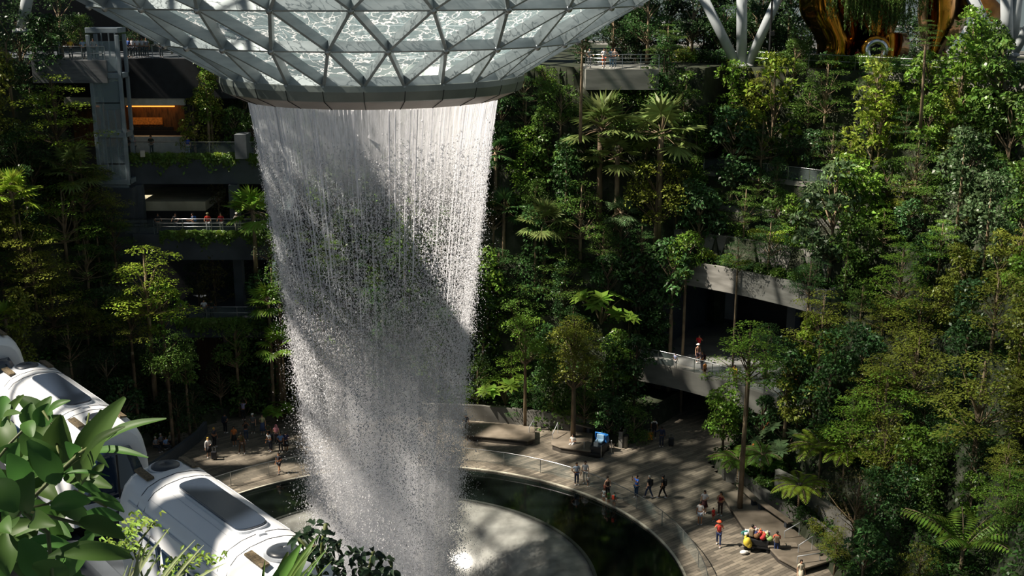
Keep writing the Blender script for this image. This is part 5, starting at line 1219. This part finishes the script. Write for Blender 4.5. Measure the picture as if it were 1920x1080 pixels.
    # bottom
    mb_ = pmat(bottom)
    if wear in ('trousers', 'shorts'):
        n = [q(0, 0, .95)]; rr_ = [(.165, .125)]; ed = []
        for s in (-1, 1):
            p = legn[s]; i = len(n); kn = Vector(p[1]); 
            if wear == 'shorts': n += [p[0], tuple(Vector(p[0]).lerp(kn, .75))]; rr_ += [.098, .085]; ed += [(0, i), (i, i + 1)]
            else: n += [p[0], p[1], tuple(Vector(p[1]).lerp(Vector(p[2]), .92))]; rr_ += [.096, .072, .056]; ed += [(0, i), (i, i + 1), (i + 1, i + 2)]
        skinned(wear, n, ed, rr_, mb_, e, 1)
    elif wear in ('skirt', 'dress'):
        zt, zb_ = (1.0, .52) if wear == 'skirt' else (1.05, .35)
        MB().lathe([(.15, zt + dz), (.2, (zt + zb_) / 2 + dz), (.26, zb_ + dz), (.24, zb_ + dz), (.13, zt + dz)], (0, 0, 0), 16).build('skirt', mb_, e, smooth=True)
    for s in (-1, 1):
        p = legn[s]; a = Vector(p[2]); b = Vector(p[3]); c = (a + b) / 2; c.z = min(a.z, b.z) + .0
        d = b - a; MB().ell(c, (.05, .135, .05), 10, 6, Matrix.Rotation(math.atan2(-d.x, d.y) if abs(d.y) + abs(d.x) > 1e-4 else 0, 3, 'Z')).build('shoe', pmat(shoe), e, smooth=True)
    # hair
    hm = pmat(hair, .5); hc = Vector(q(0, .018, 1.625)); mbh = MB()
    mbh.ell(hc, (.092, .105, .1), 14, 8)
    if hairs == 'long': mbh.ell(hc + Vector((0, .055, -.16)), (.095, .055, .2), 12, 8)
    if hairs == 'bun': mbh.ell(hc + Vector((0, .11, .05)), (.05, .05, .05), 10, 6)
    mbh.v = [v if not (v.y < hc.y - .03 and v.z < hc.z + .03) else Vector((v.x, hc.y - .03, v.z)) for v in mbh.v]
    if hairs == 'scarf': mbh.ell(hc + Vector((0, .02, -.1)), (.12, .11, .16), 12, 8)
    mbh.build('hair' if hairs != 'scarf' else 'headscarf', hm, e, smooth=True)
    em = MB()
    for s in (-1, 1): em.ell(q(s * .03, -.092, 1.6), (.011, .008, .008), 6, 4)
    em.build('eyes', M_black, e)
    if hat:
        c = Vector(q(0, 0, 1.69)); mbh = MB(); mbh.lathe([(.02, .08), (.1, .05), (.115, -.02), (.19 if hat[1] else .12, -.03), (.02, -.02)], tuple(c), 18)
        if not hat[1]: mbh.box(c + Vector((0, -.14, -.02)), (.16, .12, .015))
        mbh.build('hat', pmat(hat[0]), e, smooth=True)
    def cut(t): return ' '.join(t.split()[:16])
    def held(name, lab2, cat):
        t = empty(name, e.location, math.radians(face), cut(lab2), cat); t.scale = e.scale; return t
    if bag:
        kind, cc = bag
        if kind == 'backpack':
            t = held('backpack', 'backpack worn by ' + lab, 'bag')
            pk = MB().box(q(0, .2, 1.2), (.3, .17, .46)).build('pack', pmat(cc), t, bevel=.05)
            st_ = MB()
            for s in (-1, 1): st_.tube([q(s * .12, .13, 1.4), q(s * .13, 0, 1.46), q(s * .12, -.13, 1.3), q(s * .12, .1, 1.02)], .016, 5)
            st_.build('strap', pmat(cc), pk)
        else:
            t = held('shoulder_bag', 'shoulder bag of ' + lab, 'bag')
            pk = MB().box(q(-.24, 0, .95), (.1, .32, .28)).build('pouch', pmat(cc), t, bevel=.04)
            MB().tube([q(-.22, .1, 1.08), q(.1, 0, 1.45), q(-.22, -.1, 1.08)], .012, 5).build('strap', pmat(cc), pk)
    if phone:
        w_ = arms[-1][2].lerp(arms[1][2], .5) if la == 'photo' else arms[-1][2]
        t = held('phone', 'phone held up by ' + lab, 'phone')
        MB().box((w_.x, w_.y - .05, w_.z + .12), (.08, .012, .15)).build('case', M_black, t, bevel=.004)
    return e
G = lambda px, py, z=0: atz(px, py, z)
def on(px, Y, z): return Vector((XP(px, Y, z), Y, z))
P = person
# plaza right half (face: 0 looks at the camera, 180 away, 90 to the right)
P(G(1081, 909), 15, 1.72, 'tan', '#aebccd', '#27304a', la='down', ra='hip', lab='person in patterned blue shirt with hand on hip by the pool railing')
P(G(1097, 906), -10, 1.7, 'light', '#e6e4e2', '#b9b4ac', lab='person in white top standing beside the patterned shirt')
P(G(1103, 912), 0, .85, 'tan', '#d9d4cc', '#3c3f44', lab='toddler in pale clothes at the feet of the white topped adult', wear='shorts')
P(G(1139, 935), 20, 1.66, 'light', '#2a201c', '#1d1a1c', sleeve='none', la='front', ra='down', bag=('shoulder', '#6e3a2a'), hairs='bun', lab='person in black vest standing over children at the pool railing')
P(G(1132, 941), -30, 1.0, 'tan', '#e8e8e4', '#e0dfd8', lab='child in white at the railing before the black vest', wear='shorts')
P(G(1141, 945), -150, .98, 'tan', '#5f9a48', '#4f7f3d', lab='child in green at the pool railing', wear='shorts')
P(G(1151, 951), 150, 1.12, 'tan', '#2f8a85', '#9f9484', bag=('backpack', '#cf4a2e'), lab='child in teal shirt with a red backpack', wear='shorts', hair='#22302e')
P(G(1193, 934), -60, 1.72, 'tan', '#2563c9', '#27486a', la='photo', ra='photo', phone=True, lab='person in bright blue shirt raising a phone toward the waterfall', bag=None, legs='stand')
P(G(1216, 933), -120, 1.68, 'light', '#26272b', '#3a4a66', hair='#d9d6cb', bag=('backpack', '#17181b'), legs='walk', lab='white haired person in black with a black backpack, walking')
P(G(1242, 934), -110, 1.72, 'tan', '#1b1b1d', '#1c1c1f', bag=('backpack', '#101114'), legs='walk', hat=('#1c1c1e', False), lab='person all in black with cap and backpack, walking')
P(G(1074, 842, 0), -30, 1.7, 'light', '#e8e6e0', '#c9c7c6', legs='sit', la='front', ra='front', lab='person in white sitting on the platform edge under the straight trunk')
P(G(1226, 822), 170, 1.7, 'tan', '#e9e9ea', '#1d1f26', bag=('backpack', '#16171b'), lab='person in white top with black backpack in the dark passage')
P(G(1240, 838), 175, 1.72, 'brown', '#232c4a', '#232a3c', la='out', lab='person in navy pulling a black suitcase in the passage', sleeve='long')
P(G(874, 812), 20, 1.6, 'light', '#4a4e55', '#a9a496', hat=('#e9e8e4', False), lab='person in white cap walking right beside the waterfall edge', legs='walk')
P(G(1320, 962), -20, 1.66, 'light', '#ece9e5', '#4a2224', la='front', hair='#120f0e', hairs='long', lab='person in white top with dark skirt, farther of the two near the tall woman', wear='skirt')
P(G(1312, 984), 160, 1.68, 'tan', '#e6e3df', '#a8b6c6', wear='shorts', bag=('shoulder', '#d8cfc4'), hairs='bun', lab='person in white shirt and pale blue shorts seen from behind')
P(G(1350, 966), -30, 1.72, 'tan', '#8a2430', '#3f2a24', sleeve='none', hairs='long', la='front', ra='front', lab='long haired person in dark red vest beside the platform')
P(G(1337, 977), 30, .95, 'tan', '#e0312f', '#c02a2c', lab='small child in bright red between the adults', hair='#151210', wear='shorts')
P(G(1347, 1023), -10, 1.72, 'tan', '#d8433c', '#2c3d66', hat=('#f2603a', True), la='photo', ra='photo', legs='walk', lab='person in red shirt and orange hat shading the eyes on the sunny plaza')
P(G(1409, 1029), 150, 1.68, 'tan', '#b8a88c', '#2b2b30', bag=('backpack', '#8c7f68'), la='push', ra='push', lab='person in beige with a vest pushing the heaped trolley')
P(G(1455, 1040), 170, 1.62, 'tan', '#d2604a', '#2c3f6a', la='push', ra='push', bag=('backpack', '#7a6a52'), lab='person in orange red shirt and jeans at the right end of the trolley')
P(G(1500, 1097), 10, 1.66, 'light', '#eadfc6', '#e6dcc4', hairs='long', hair='#2a1a12', wear='dress', lab='long haired person in cream floral dress at the bottom edge')
# plaza left group
LG = [
 (524, 887, -20, 1.62, 'tan', '#20222b', '#23242c', 'shorts', 'short', None, None, 'walk', 'person in black walking on sunny paving nearest the waterfall'),
 (454, 851, 180, 1.75, 'brown', '#4b4324', '#3a2c1f', 'trousers', 'short', None, None, 'wide', 'person in olive top seen from behind with legs apart'),
 (440, 836, 10, 1.62, 'tan', '#c8763a', '#17181a', 'skirt', 'long', None, None, 'stand', 'long haired person in orange top and black skirt'),
 (462, 826, 20, 1.68, 'tan', '#2a2a2e', '#3c4c63', 'trousers', 'short', None, None, 'stand', 'person in dark shirt looking at a glowing phone'),
 (475, 812, 0, 1.65, 'light', '#6c6f6e', '#5b5f5f', 'trousers', 'short', ('#f0efe8', False), None, 'stand', 'person in grey with a white cap in the far group'),
 (493, 814, 0, 1.66, 'light', '#c9c793', '#4a5a80', 'dress', 'short', None, None, 'stand', 'person in pale yellow top and long blue dress'),
 (457, 788, 180, 1.72, 'tan', '#a9a0c6', '#1d1e22', 'trousers', 'short', None, None, 'stand', 'farthest person in lilac shirt with both arms raised'),
 (423, 812, 160, 1.7, 'tan', '#2c3346', '#22252c', 'trousers', 'short', None, ('backpack', '#1d2536'), 'stand', 'person in navy with backpack at the far left of the group'),
 (508, 846, -40, 1.66, 'tan', '#dfe4ea', '#1b2233', 'trousers', 'short', None, ('backpack', '#121826'), 'stand', 'person in white top with dark trousers bending beside the spray'),
 (519, 832, 0, 1.6, 'light', '#e59aa6', '#3a2f3a', 'trousers', 'scarf', None, None, 'stand', 'person with pink headscarf beside the spray'),
 (537, 847, 180, 1.66, 'tan', '#2a2c52', '#15161d', 'skirt', 'short', None, None, 'stand', 'person in dark blue nearest the falling spray'),
 (527, 848, 10, 1.62, 'tan', '#6f93c6', '#20232a', 'trousers', 'short', None, ('shoulder', '#1d2433'), 'stand', 'person in light blue top with a dark shoulder bag'),
 (392, 858, 30, 1.64, 'light', '#e3dfdc', '#1a1a1f', 'skirt', 'long', None, None, 'stand', 'yellow haired person in white blouse near the train roof'),
 (403, 838, 60, 1.62, 'tan', '#3b3f4a', '#202229', 'trousers', 'short', None, None, 'stand', 'person in grey behind the yellow haired person'),
 (504, 826, 170, 1.5, 'tan', '#4a5540', '#2a2c2c', 'trousers', 'short', None, None, 'stand', 'shorter person in green between blue dress and pink headscarf')]
for (x, y, f, h, s, t, b, wr_, hr_, hat_, bag_, lg, lab) in LG:
    a = ('photo', 'photo') if 'phone' in lab else ('up', 'up') if 'raised' in lab else ('down', 'front') if x % 2 else ('front', 'down')
    P(G(x, y), f, h, s, t, b, wear=wr_, hairs=hr_, hat=hat_, bag=bag_, legs=lg, la=a[0], ra=a[1], lab=lab, phone='phone' in lab, lean=.35 if 'bending' in lab else 0, hair='#c9a63f' if 'yellow haired' in lab else '#e0919f' if 'headscarf' in lab and x == 519 else '#1a1512', sleeve='long' if 'blouse' in lab else 'short')
for (x, y, t, hr_, lab) in ((293, 846, '#7f858c', '#c9c4bb', 'grey haired person seated at the planter nearest the train'), (303, 840, '#8a8f96', '#d8d2c8', 'seated person in grey, second from the train'), (312, 846, '#7fa0cc', '#2a211c', 'seated person in light blue shirt at the planter'), (321, 838, '#a3a48a', '#d9c27a', 'fair haired seated person beside the light blue shirt')):
    P(G(x, y, .0), 60, 1.65, 'light', t, '#3a3d44', hair=hr_, legs='sit', la='front', ra='front', lab=lab)
# curved balcony
P(G(1266, 690, 5.0), 150, 1.25, 'tan', '#aab4d6', '#d9d8d6', lab='child in pale blue shirt at the round balcony railing', wear='trousers')
P(G(1310, 665, 5.0), -20, 1.74, 'tan', '#d8262c', '#3a2422', la='photo', ra='front', sleeve='short', lab='person in bright red shirt standing on the round balcony')
P(G(1308, 680, 5.0), 20, 1.6, 'light', '#8c6a58', '#4a3a46', hat=('#efeae0', True), lab='person in white hat in front of the red shirt on the balcony')
P(G(1316, 696, 5.0), -70, 1.66, 'tan', '#2a1f2e', '#2c2740', bag=('backpack', '#3a1620'), la='rail', ra='rail', lab='person in dark clothes with maroon backpack leaning at the balcony')
P(G(1321, 706, 5.0), 30, 1.2, 'tan', '#d2853c', '#5a3a22', lab='child in orange at the balcony railing under the tree branch', wear='shorts')
P(G(1378, 722, 5.0), -40, 1.66, 'tan', '#e2c42e', '#6a5a22', la='rail', ra='rail', lab='person in yellow shirt leaning on the balcony behind tree branches', lean=.3)
# restaurant balcony
P(on(234, 98.5, 20.9), 10, 1.6, 'tan', '#4a3038', '#1c1c22', lab='person in maroon at the foot of the lift tower'); P(on(241, 98.4, 20.9), 0, 1.68, 'tan', '#2c3038', '#1b1c22', la='front', ra='front', lab='person in dark shirt beside the lift tower foot')
P(on(253, 98.5, 20.9), -30, 1.64, 'light', '#8f6f86', '#1a1a20', la='photo', hairs='long', lab='long haired person in mauve before the white counter'); P(on(285, 98.6, 20.9), 0, 1.74, 'tan', '#2a3022', '#16171a', la='front', ra='front', lab='person in black and green shirt facing out from the restaurant balcony')
P(on(353, 98.8, 20.9), 20, 1.6, 'light', '#2c4fb8', '#b9c0d2', lab='person in bright blue top by the balcony shrubs')
# middle balcony
for (x, f, t, b, hat_, bag_, lab) in ((152, 0, '#b03636', '#23232a', None, None, 'person in red half hidden by the left slope trees'), (298, 20, '#1b1d22', '#6a655a', None, None, 'person in black at the left end of the middle balcony'), (331, 0, '#1a1c20', '#2c3038', None, None, 'person in black leaning at the middle balcony rail'), (363, -60, '#3a4258', '#39404e', None, ('backpack', '#2f74c8'), 'person with a blue backpack on the middle balcony'), (391, 10, '#d93a28', '#c9ccd0', ('#d8cf9a', False), None, 'person in red with a pale cap on the middle balcony'), (416, 0, '#c43030', '#c7c2bb', None, None, 'person in red, farther right on the middle balcony'), (445, 20, '#d9d4c6', '#bdb9ab', ('#f2f1ee', False), None, 'person in cream with white cap at the right of the middle balcony')):
    z = 14.7; Y = 96.7
    if x < 200: c = atz(x, 432, 13.0); z = height(c.x, c.y); loc = Vector((c.x, c.y, z))
    else: loc = on(x, Y, z)
    P(loc, f, 1.68, 'tan', t, b, hat=hat_, bag=bag_, la='rail', ra='rail', lab=lab)
for (x, t, lab) in ((340, '#6f757c', 'person in grey at the lowest left balcony'), (351, '#23262c', 'person in black at the lowest left balcony'), (384, '#dfe2e8', 'person in white shirt leaning on the lowest left balcony'), (398, '#1d2b22', 'person in dark green beside the white shirt on the lowest balcony')):
    P(on(x, 94.8, 7.7), 170 if x != 384 else 10, 1.7, 'tan', t, '#2a2d33', la='rail', ra='rail', lab=lab)
# upper decks
for (x, t, lab) in ((112, '#8f979c', 'person in grey at the upper left deck, nearest the corner'), (134, '#d9b63a', 'person in yellow at the upper left deck railing'), (157, '#9fb6d2', 'person in light blue on the upper left deck'), (170, '#e23b26', 'person in bright red orange on the upper left deck'), (177, '#b9b9b4', 'person in pale grey beside the red orange person')):
    P(on(x, 97.2, 29), 20, 1.66, 'tan', t, '#2c2f36', la='rail', ra='front', lab=lab)
for (x, t, lab) in ((243, '#3d5fa8', 'person in blue above the dark fascia beside the lift tower'), (250, '#e3e6ea', 'person in white above the dark fascia beside the blue one'), (259, '#eceef0', 'person in white, third from the lift tower on the upper deck'), (268, '#c9ced6', 'person in pale grey, fourth from the lift tower on the upper deck'), (276, '#8f959c', 'person in mid grey, fifth from the lift tower on the upper deck'), (303, '#b7bbc0', 'person in light grey standing farthest right above the dark fascia')):
    P(on(x, 101.2, 28.9), 0, 1.66, 'tan', t, '#2f333b', la='down', ra='front', lab=lab)
for (x, t, b, lab) in ((1105, '#b9c0c4', '#a9adb0', 'person in pale grey at the left end of the viewing deck'), (1132, '#e6e9ec', '#c4532a', 'person in white shirt and orange shorts on the viewing deck'), (1146, '#8fb2c8', '#5a83a0', 'person in light blue at the viewing deck railing'), (1152, '#dfc6b8', '#7a8ea0', 'person in pink beige beside the light blue person on the deck')):
    P(on(x, 100.6, 28.05), 10, 1.68, 'light', t, b, la='photo' if x == 1132 else 'rail', ra='rail', lab=lab, wear='shorts' if 'shorts' in lab else 'trousers')
for (x, t, lab) in ((1498, '#e6e9ec', 'person in white left of the golden sculpture'), (1606, '#a32a24', 'person in dark red at the deck railing beside the tube mouth'), (1768, '#b8302a', 'person in red right of the golden sculpture')):
    P(on(x, 101.8, 28), 10, 1.6, 'tan', t, '#2f333b', lab=lab)
# ================================================================ foreground plants
def big_leaf(mb, b, t, w, up, fold=.35, n=8, bend=.12):
    b = Vector(b); t = Vector(t); d = t - b; L_ = d.length; d.normalize(); s = d.cross(up).normalized(); u = s.cross(d).normalized(); P = []
    for i in range(n + 1):
        f = i / n; ww = w * .5 * (math.sin(PI * min(1, f * .93 + .04)) ** .75) * (1.15 - .35 * f); c = b.lerp(t, f) + u * (math.sin(PI * f) * bend * L_)
        P.append([c - s * ww + u * ww * fold, c - s * ww * .5 + u * ww * fold * .35, c, c + s * ww * .5 + u * ww * fold * .35, c + s * ww + u * ww * fold])
    mb.grid(P)
def leaf_plant(name, leaves, stems, tint, m, lab, cat, base_px, Yb):
    base = at(*base_px, Yb); e = empty(name, base, 0, lab, cat); mb = MB(); rg = random.Random(len(leaves)); fr = []
    for (x0, y0, x1, y1, w, Y, yaw) in leaves:
        a = at(x0, y0, Y); b = at(x1, y1, Y + rg.uniform(-.25, .25) * Y * .12); n0 = len(mb.f)
        view = (Vector((0, 0, CAM_H)) - a).normalized(); up = (view * math.cos(yaw) + Vector((-.3, 0, 1)) * math.sin(yaw)).normalized()
        wm = w / F * Y * 1.03; big_leaf(mb, a, b, wm, up); fr += [rg.random()] * (len(mb.f) - n0)
    o = mb.build('foliage', m, e, smooth=True, off=base); o.location = (0, 0, 0); o.color = (*tint, 1)
    a_ = o.data.attributes.new('rnd', 'FLOAT', 'FACE'); a_.data.foreach_set('value', fr)
    st = MB()
    for pts, rd in stems: st.tube([at(x, y, Y) - base for x, y, Y in pts], rd, 6)
    st.build('stem', mat('green_stem', '#55602c', .6, '#3d4420', 8), e, smooth=True)
    return e
M_big = leaf_mat('large_leaf', gloss=.5, transl=.32, lo=.75, hi=1.25)
# vein pattern: fine noise in the leaf surface comes from the material's own shading
Yf = 3.4
LV = [(150, 905, 235, 745, 62, Yf, .5), (160, 880, 190, 768, 34, 3.6, .2), (105, 870, 115, 778, 62, 3.5, .2), (100, 890, 58, 822, 56, 3.3, .3), (110, 905, 52, 825, 52, 3.3, .4), (140, 850, 122, 828, 30, 3.3, .1), (155, 865, 235, 800, 26, 3.2, .9), (170, 850, 312, 785, 26, 3.6, .9), (160, 855, 278, 858, 20, 3.5, .9), (50, 800, 60, 755, 34, 3.6, .3), (75, 800, 92, 757, 40, 3.6, .3), (90, 775, 132, 751, 20, 3.6, .8), (0, 790, 8, 742, 34, 3.6, .2), (20, 795, 45, 740, 24, 3.7, .5), (60, 820, 50, 790, 30, 3.5, .3), (0, 800, 40, 775, 24, 3.4, .8),
 (45, 960, 62, 885, 50, 3.1, .4), (15, 960, 64, 895, 60, 3.2, .3), (0, 960, -20, 860, 60, 3.3, .3), (95, 950, 170, 940, 46, 3.1, .6), (60, 975, 105, 985, 40, 3.0, .1), (110, 955, 165, 975, 34, 3.1, .4), (150, 975, 235, 1010, 40, 3.1, .6), (150, 970, 232, 975, 34, 3.3, .7), (170, 925, 233, 960, 24, 3.4, .6), (130, 945, 225, 942, 12, 3.3, .9), (115, 890, 205, 893, 10, 3.3, .9), (140, 910, 190, 925, 22, 3.5, .5), (120, 1040, 248, 1045, 40, 2.9, .5), (90, 1045, 245, 1035, 36, 3.0, .7), (10, 1000, 15, 1080, 46, 2.9, .3), (15, 995, 25, 970, 34, 2.9, .3), (0, 980, 20, 1000, 40, 2.9, .3), (40, 1010, 85, 1090, 60, 3.1, .3), (-10, 900, 30, 960, 60, 3.0, .3), (45, 900, 15, 850, 50, 3.5, .3), (10, 870, 35, 830, 50, 3.6, .2), (80, 915, 70, 865, 30, 3.6, .4), (130, 890, 180, 870, 28, 3.6, .5), (175, 1000, 130, 1080, 40, 3.3, .3), (60, 1060, 130, 1090, 50, 3.0, .3), (150, 930, 178, 900, 22, 3.7, .4), (-10, 760, 5, 800, 34, 3.8, .2), (70, 850, 40, 800, 50, 3.8, .3), (20, 850, -10, 790, 60, 3.8, .3), (60, 900, 110, 940, 40, 3.5, .4), (170, 900, 195, 870, 20, 3.6, .4)]
fg = random.Random(8)
for k in range(70):
    x = fg.uniform(-30, 190) * fg.uniform(.3, 1); y = fg.uniform(800, 1090); a = fg.uniform(0, 6.28); l_ = fg.uniform(50, 95); LV.append((x, y, x + l_ * math.cos(a), y + l_ * math.sin(a), fg.uniform(24, 42), fg.uniform(3.9, 4.6), fg.uniform(.1, .9)))
ST = [([(-10, 1040, 3.2), (40, 955, 3.15), (100, 895, 3.3), (150, 850, 3.3), (220, 805, 3.5)], .006), ([(40, 955, 3.15), (100, 970, 3.1), (160, 985, 3.1), (170, 982, 3.1)], .005), ([(40, 955, 3.15), (90, 945, 3.1), (140, 920, 3.3), (200, 950, 3.4)], .004), ([(100, 895, 3.3), (110, 850, 3.4), (100, 800, 3.6), (80, 770, 3.6)], .004), ([(-20, 880, 3.5), (20, 830, 3.6), (60, 790, 3.6)], .005), ([(110, 890, 3.3), (150, 860, 3.3), (167, 775, 3.5)], .003), ([(100, 1100, 3.0), (90, 1000, 3.1), (45, 960, 3.1)], .006)]
leaf_plant('broad_leaved_shrub', LV, ST, (.055, .125, .025), M_big, 'nearby shrub with large pointed green leaves in the bottom left corner', 'shrub', (60, 1200), 3.4)
# fine bright twiggy shrub between the big leaves and the train
LV = []
for (cx_, cy_, n, sp) in ((262, 985, 46, 26), (235, 1000, 30, 22), (225, 1025, 40, 28), (265, 1045, 30, 26), (340, 1060, 40, 30), (380, 1050, 26, 24), (320, 1075, 30, 30)):
    for k in range(n):
        x = cx_ + fg.gauss(0, sp * .7); y = cy_ + fg.gauss(0, sp * .35); a = fg.uniform(-1.2, .6); LV.append((x, y, x + 11 * math.cos(a), y + 11 * math.sin(a), 6, fg.uniform(5.2, 5.8), fg.uniform(.2, 1.0)))
leaf_plant('small_leaved_shrub', LV, [([(300, 1180, 5.5), (250, 1030, 5.5), (290, 978, 5.5)], .006), ([(250, 1050, 5.5), (225, 1010, 5.5)], .005), ([(300, 1150, 5.5), (350, 1060, 5.4)], .006)], (.2, .3, .05), M_big, 'small bright green twiggy shrub between the large leaves and the train', 'shrub', (300, 1250), 5.5)
# striped strap leaved plant
LV = [(235, 1150, 318, 990, 9, 4.2, .6), (250, 1160, 268, 1008, 8, 4.3, .6), (262, 1160, 282, 1005, 9, 4.2, .6), (275, 1160, 366, 1012, 8, 4.1, .6), (290, 1160, 382, 1022, 8, 4.0, .6), (300, 1170, 372, 1030, 9, 4.1, .5), (240, 1150, 250, 1050, 8, 4.2, .5), (228, 1150, 240, 1060, 7, 4.3, .6), (340, 1130, 425, 1055, 8, 4.0, .6), (255, 1160, 300, 1040, 10, 4.2, .5), (270, 1170, 335, 1050, 9, 4.1, .5), (215, 1150, 262, 1052, 7, 4.3, .5)]
leaf_plant('striped_strap_plant', LV, [([(270, 1250, 4.2), (270, 1150, 4.2)], .02)], (.26, .30, .15), M_big, 'pale striped strap-leaved plant in front of the train', 'plant', (270, 1260), 4.2)
LV = [(510, 1160, 598, 1003, 8, 4.6, .6), (530, 1150, 612, 1030, 6, 4.6, .6), (540, 1160, 616, 1025, 6, 4.5, .6), (520, 1140, 596, 1020, 6, 4.7, .6), (560, 1140, 622, 1052, 6, 4.6, .6), (500, 1150, 565, 1020, 34, 4.8, .3), (510, 1160, 540, 1035, 30, 4.9, .3), (525, 1150, 590, 1010, 24, 4.9, .4), (495, 1130, 497, 1050, 8, 4.6, .5), (540, 1150, 560, 1040, 28, 5.0, .3)]
leaf_plant('strap_leaved_plant', LV, [([(520, 1250, 4.6), (515, 1150, 4.6)], .02)], (.09, .17, .03), M_big, 'yellow-green narrow blades rising at the bottom beside the train end', 'plant', (520, 1260), 4.6)
# dark shrub at the bottom middle
LV = []
tips = [(590, 985), (575, 1000), (560, 1010), (600, 1000), (625, 1010), (640, 1020), (560, 1045), (700, 1040), (720, 1050), (735, 1065), (680, 1035), (660, 1040), (600, 1045), (620, 1060), (645, 1065), (700, 1065), (585, 1030), (612, 1035), (672, 1062), (560, 1075), (650, 1080), (600, 1080), (720, 1078), (690, 1085)]
for (x, y) in tips:
    for k in range(fg.randint(6, 9)):
        a = fg.uniform(0, 6.28); l_ = fg.uniform(16, 26); q = fg.uniform(0, 10); LV.append((x + q * math.cos(a), y + q * math.sin(a) * .6, x + (q + l_) * math.cos(a), y + (q + l_) * math.sin(a) * .6 + 9, fg.uniform(9, 14), fg.uniform(5.6, 6.2), fg.uniform(.5, 1.2)))
SS = [([(630, 1250, 6), (600, 1080, 6), (605, 1020, 5.9), (611, 983, 5.9)], .012), ([(600, 1080, 6), (580, 1030, 5.9), (560, 1010, 5.9)], .008), ([(630, 1200, 6), (690, 1080, 6), (700, 1034, 5.9)], .01), ([(690, 1080, 6), (735, 1062, 5.9)], .007), ([(605, 1040, 5.9), (640, 1018, 5.9)], .006)]
leaf_plant('dark_leaved_shrub', LV, SS, (.018, .04, .018), M_big, 'dark green shrub silhouetted against the waterfall foot at the bottom', 'shrub', (630, 1300), 6)
# planter that holds the nearby plants (just below the picture)
struct(MB().box((-1.3, 3.6, 30.2), (4.5, 3.2, .5)).build('floor_near_planter', M_dconc)); struct(MB().box((-1.3, 3.4, 15.0), (4.2, 2.8, 29.9)).build('wall_near_terrace', M_dconc))
print('DUPLICATE LABELS', [k for k, v in LABELS.items() if len(v) > 1])
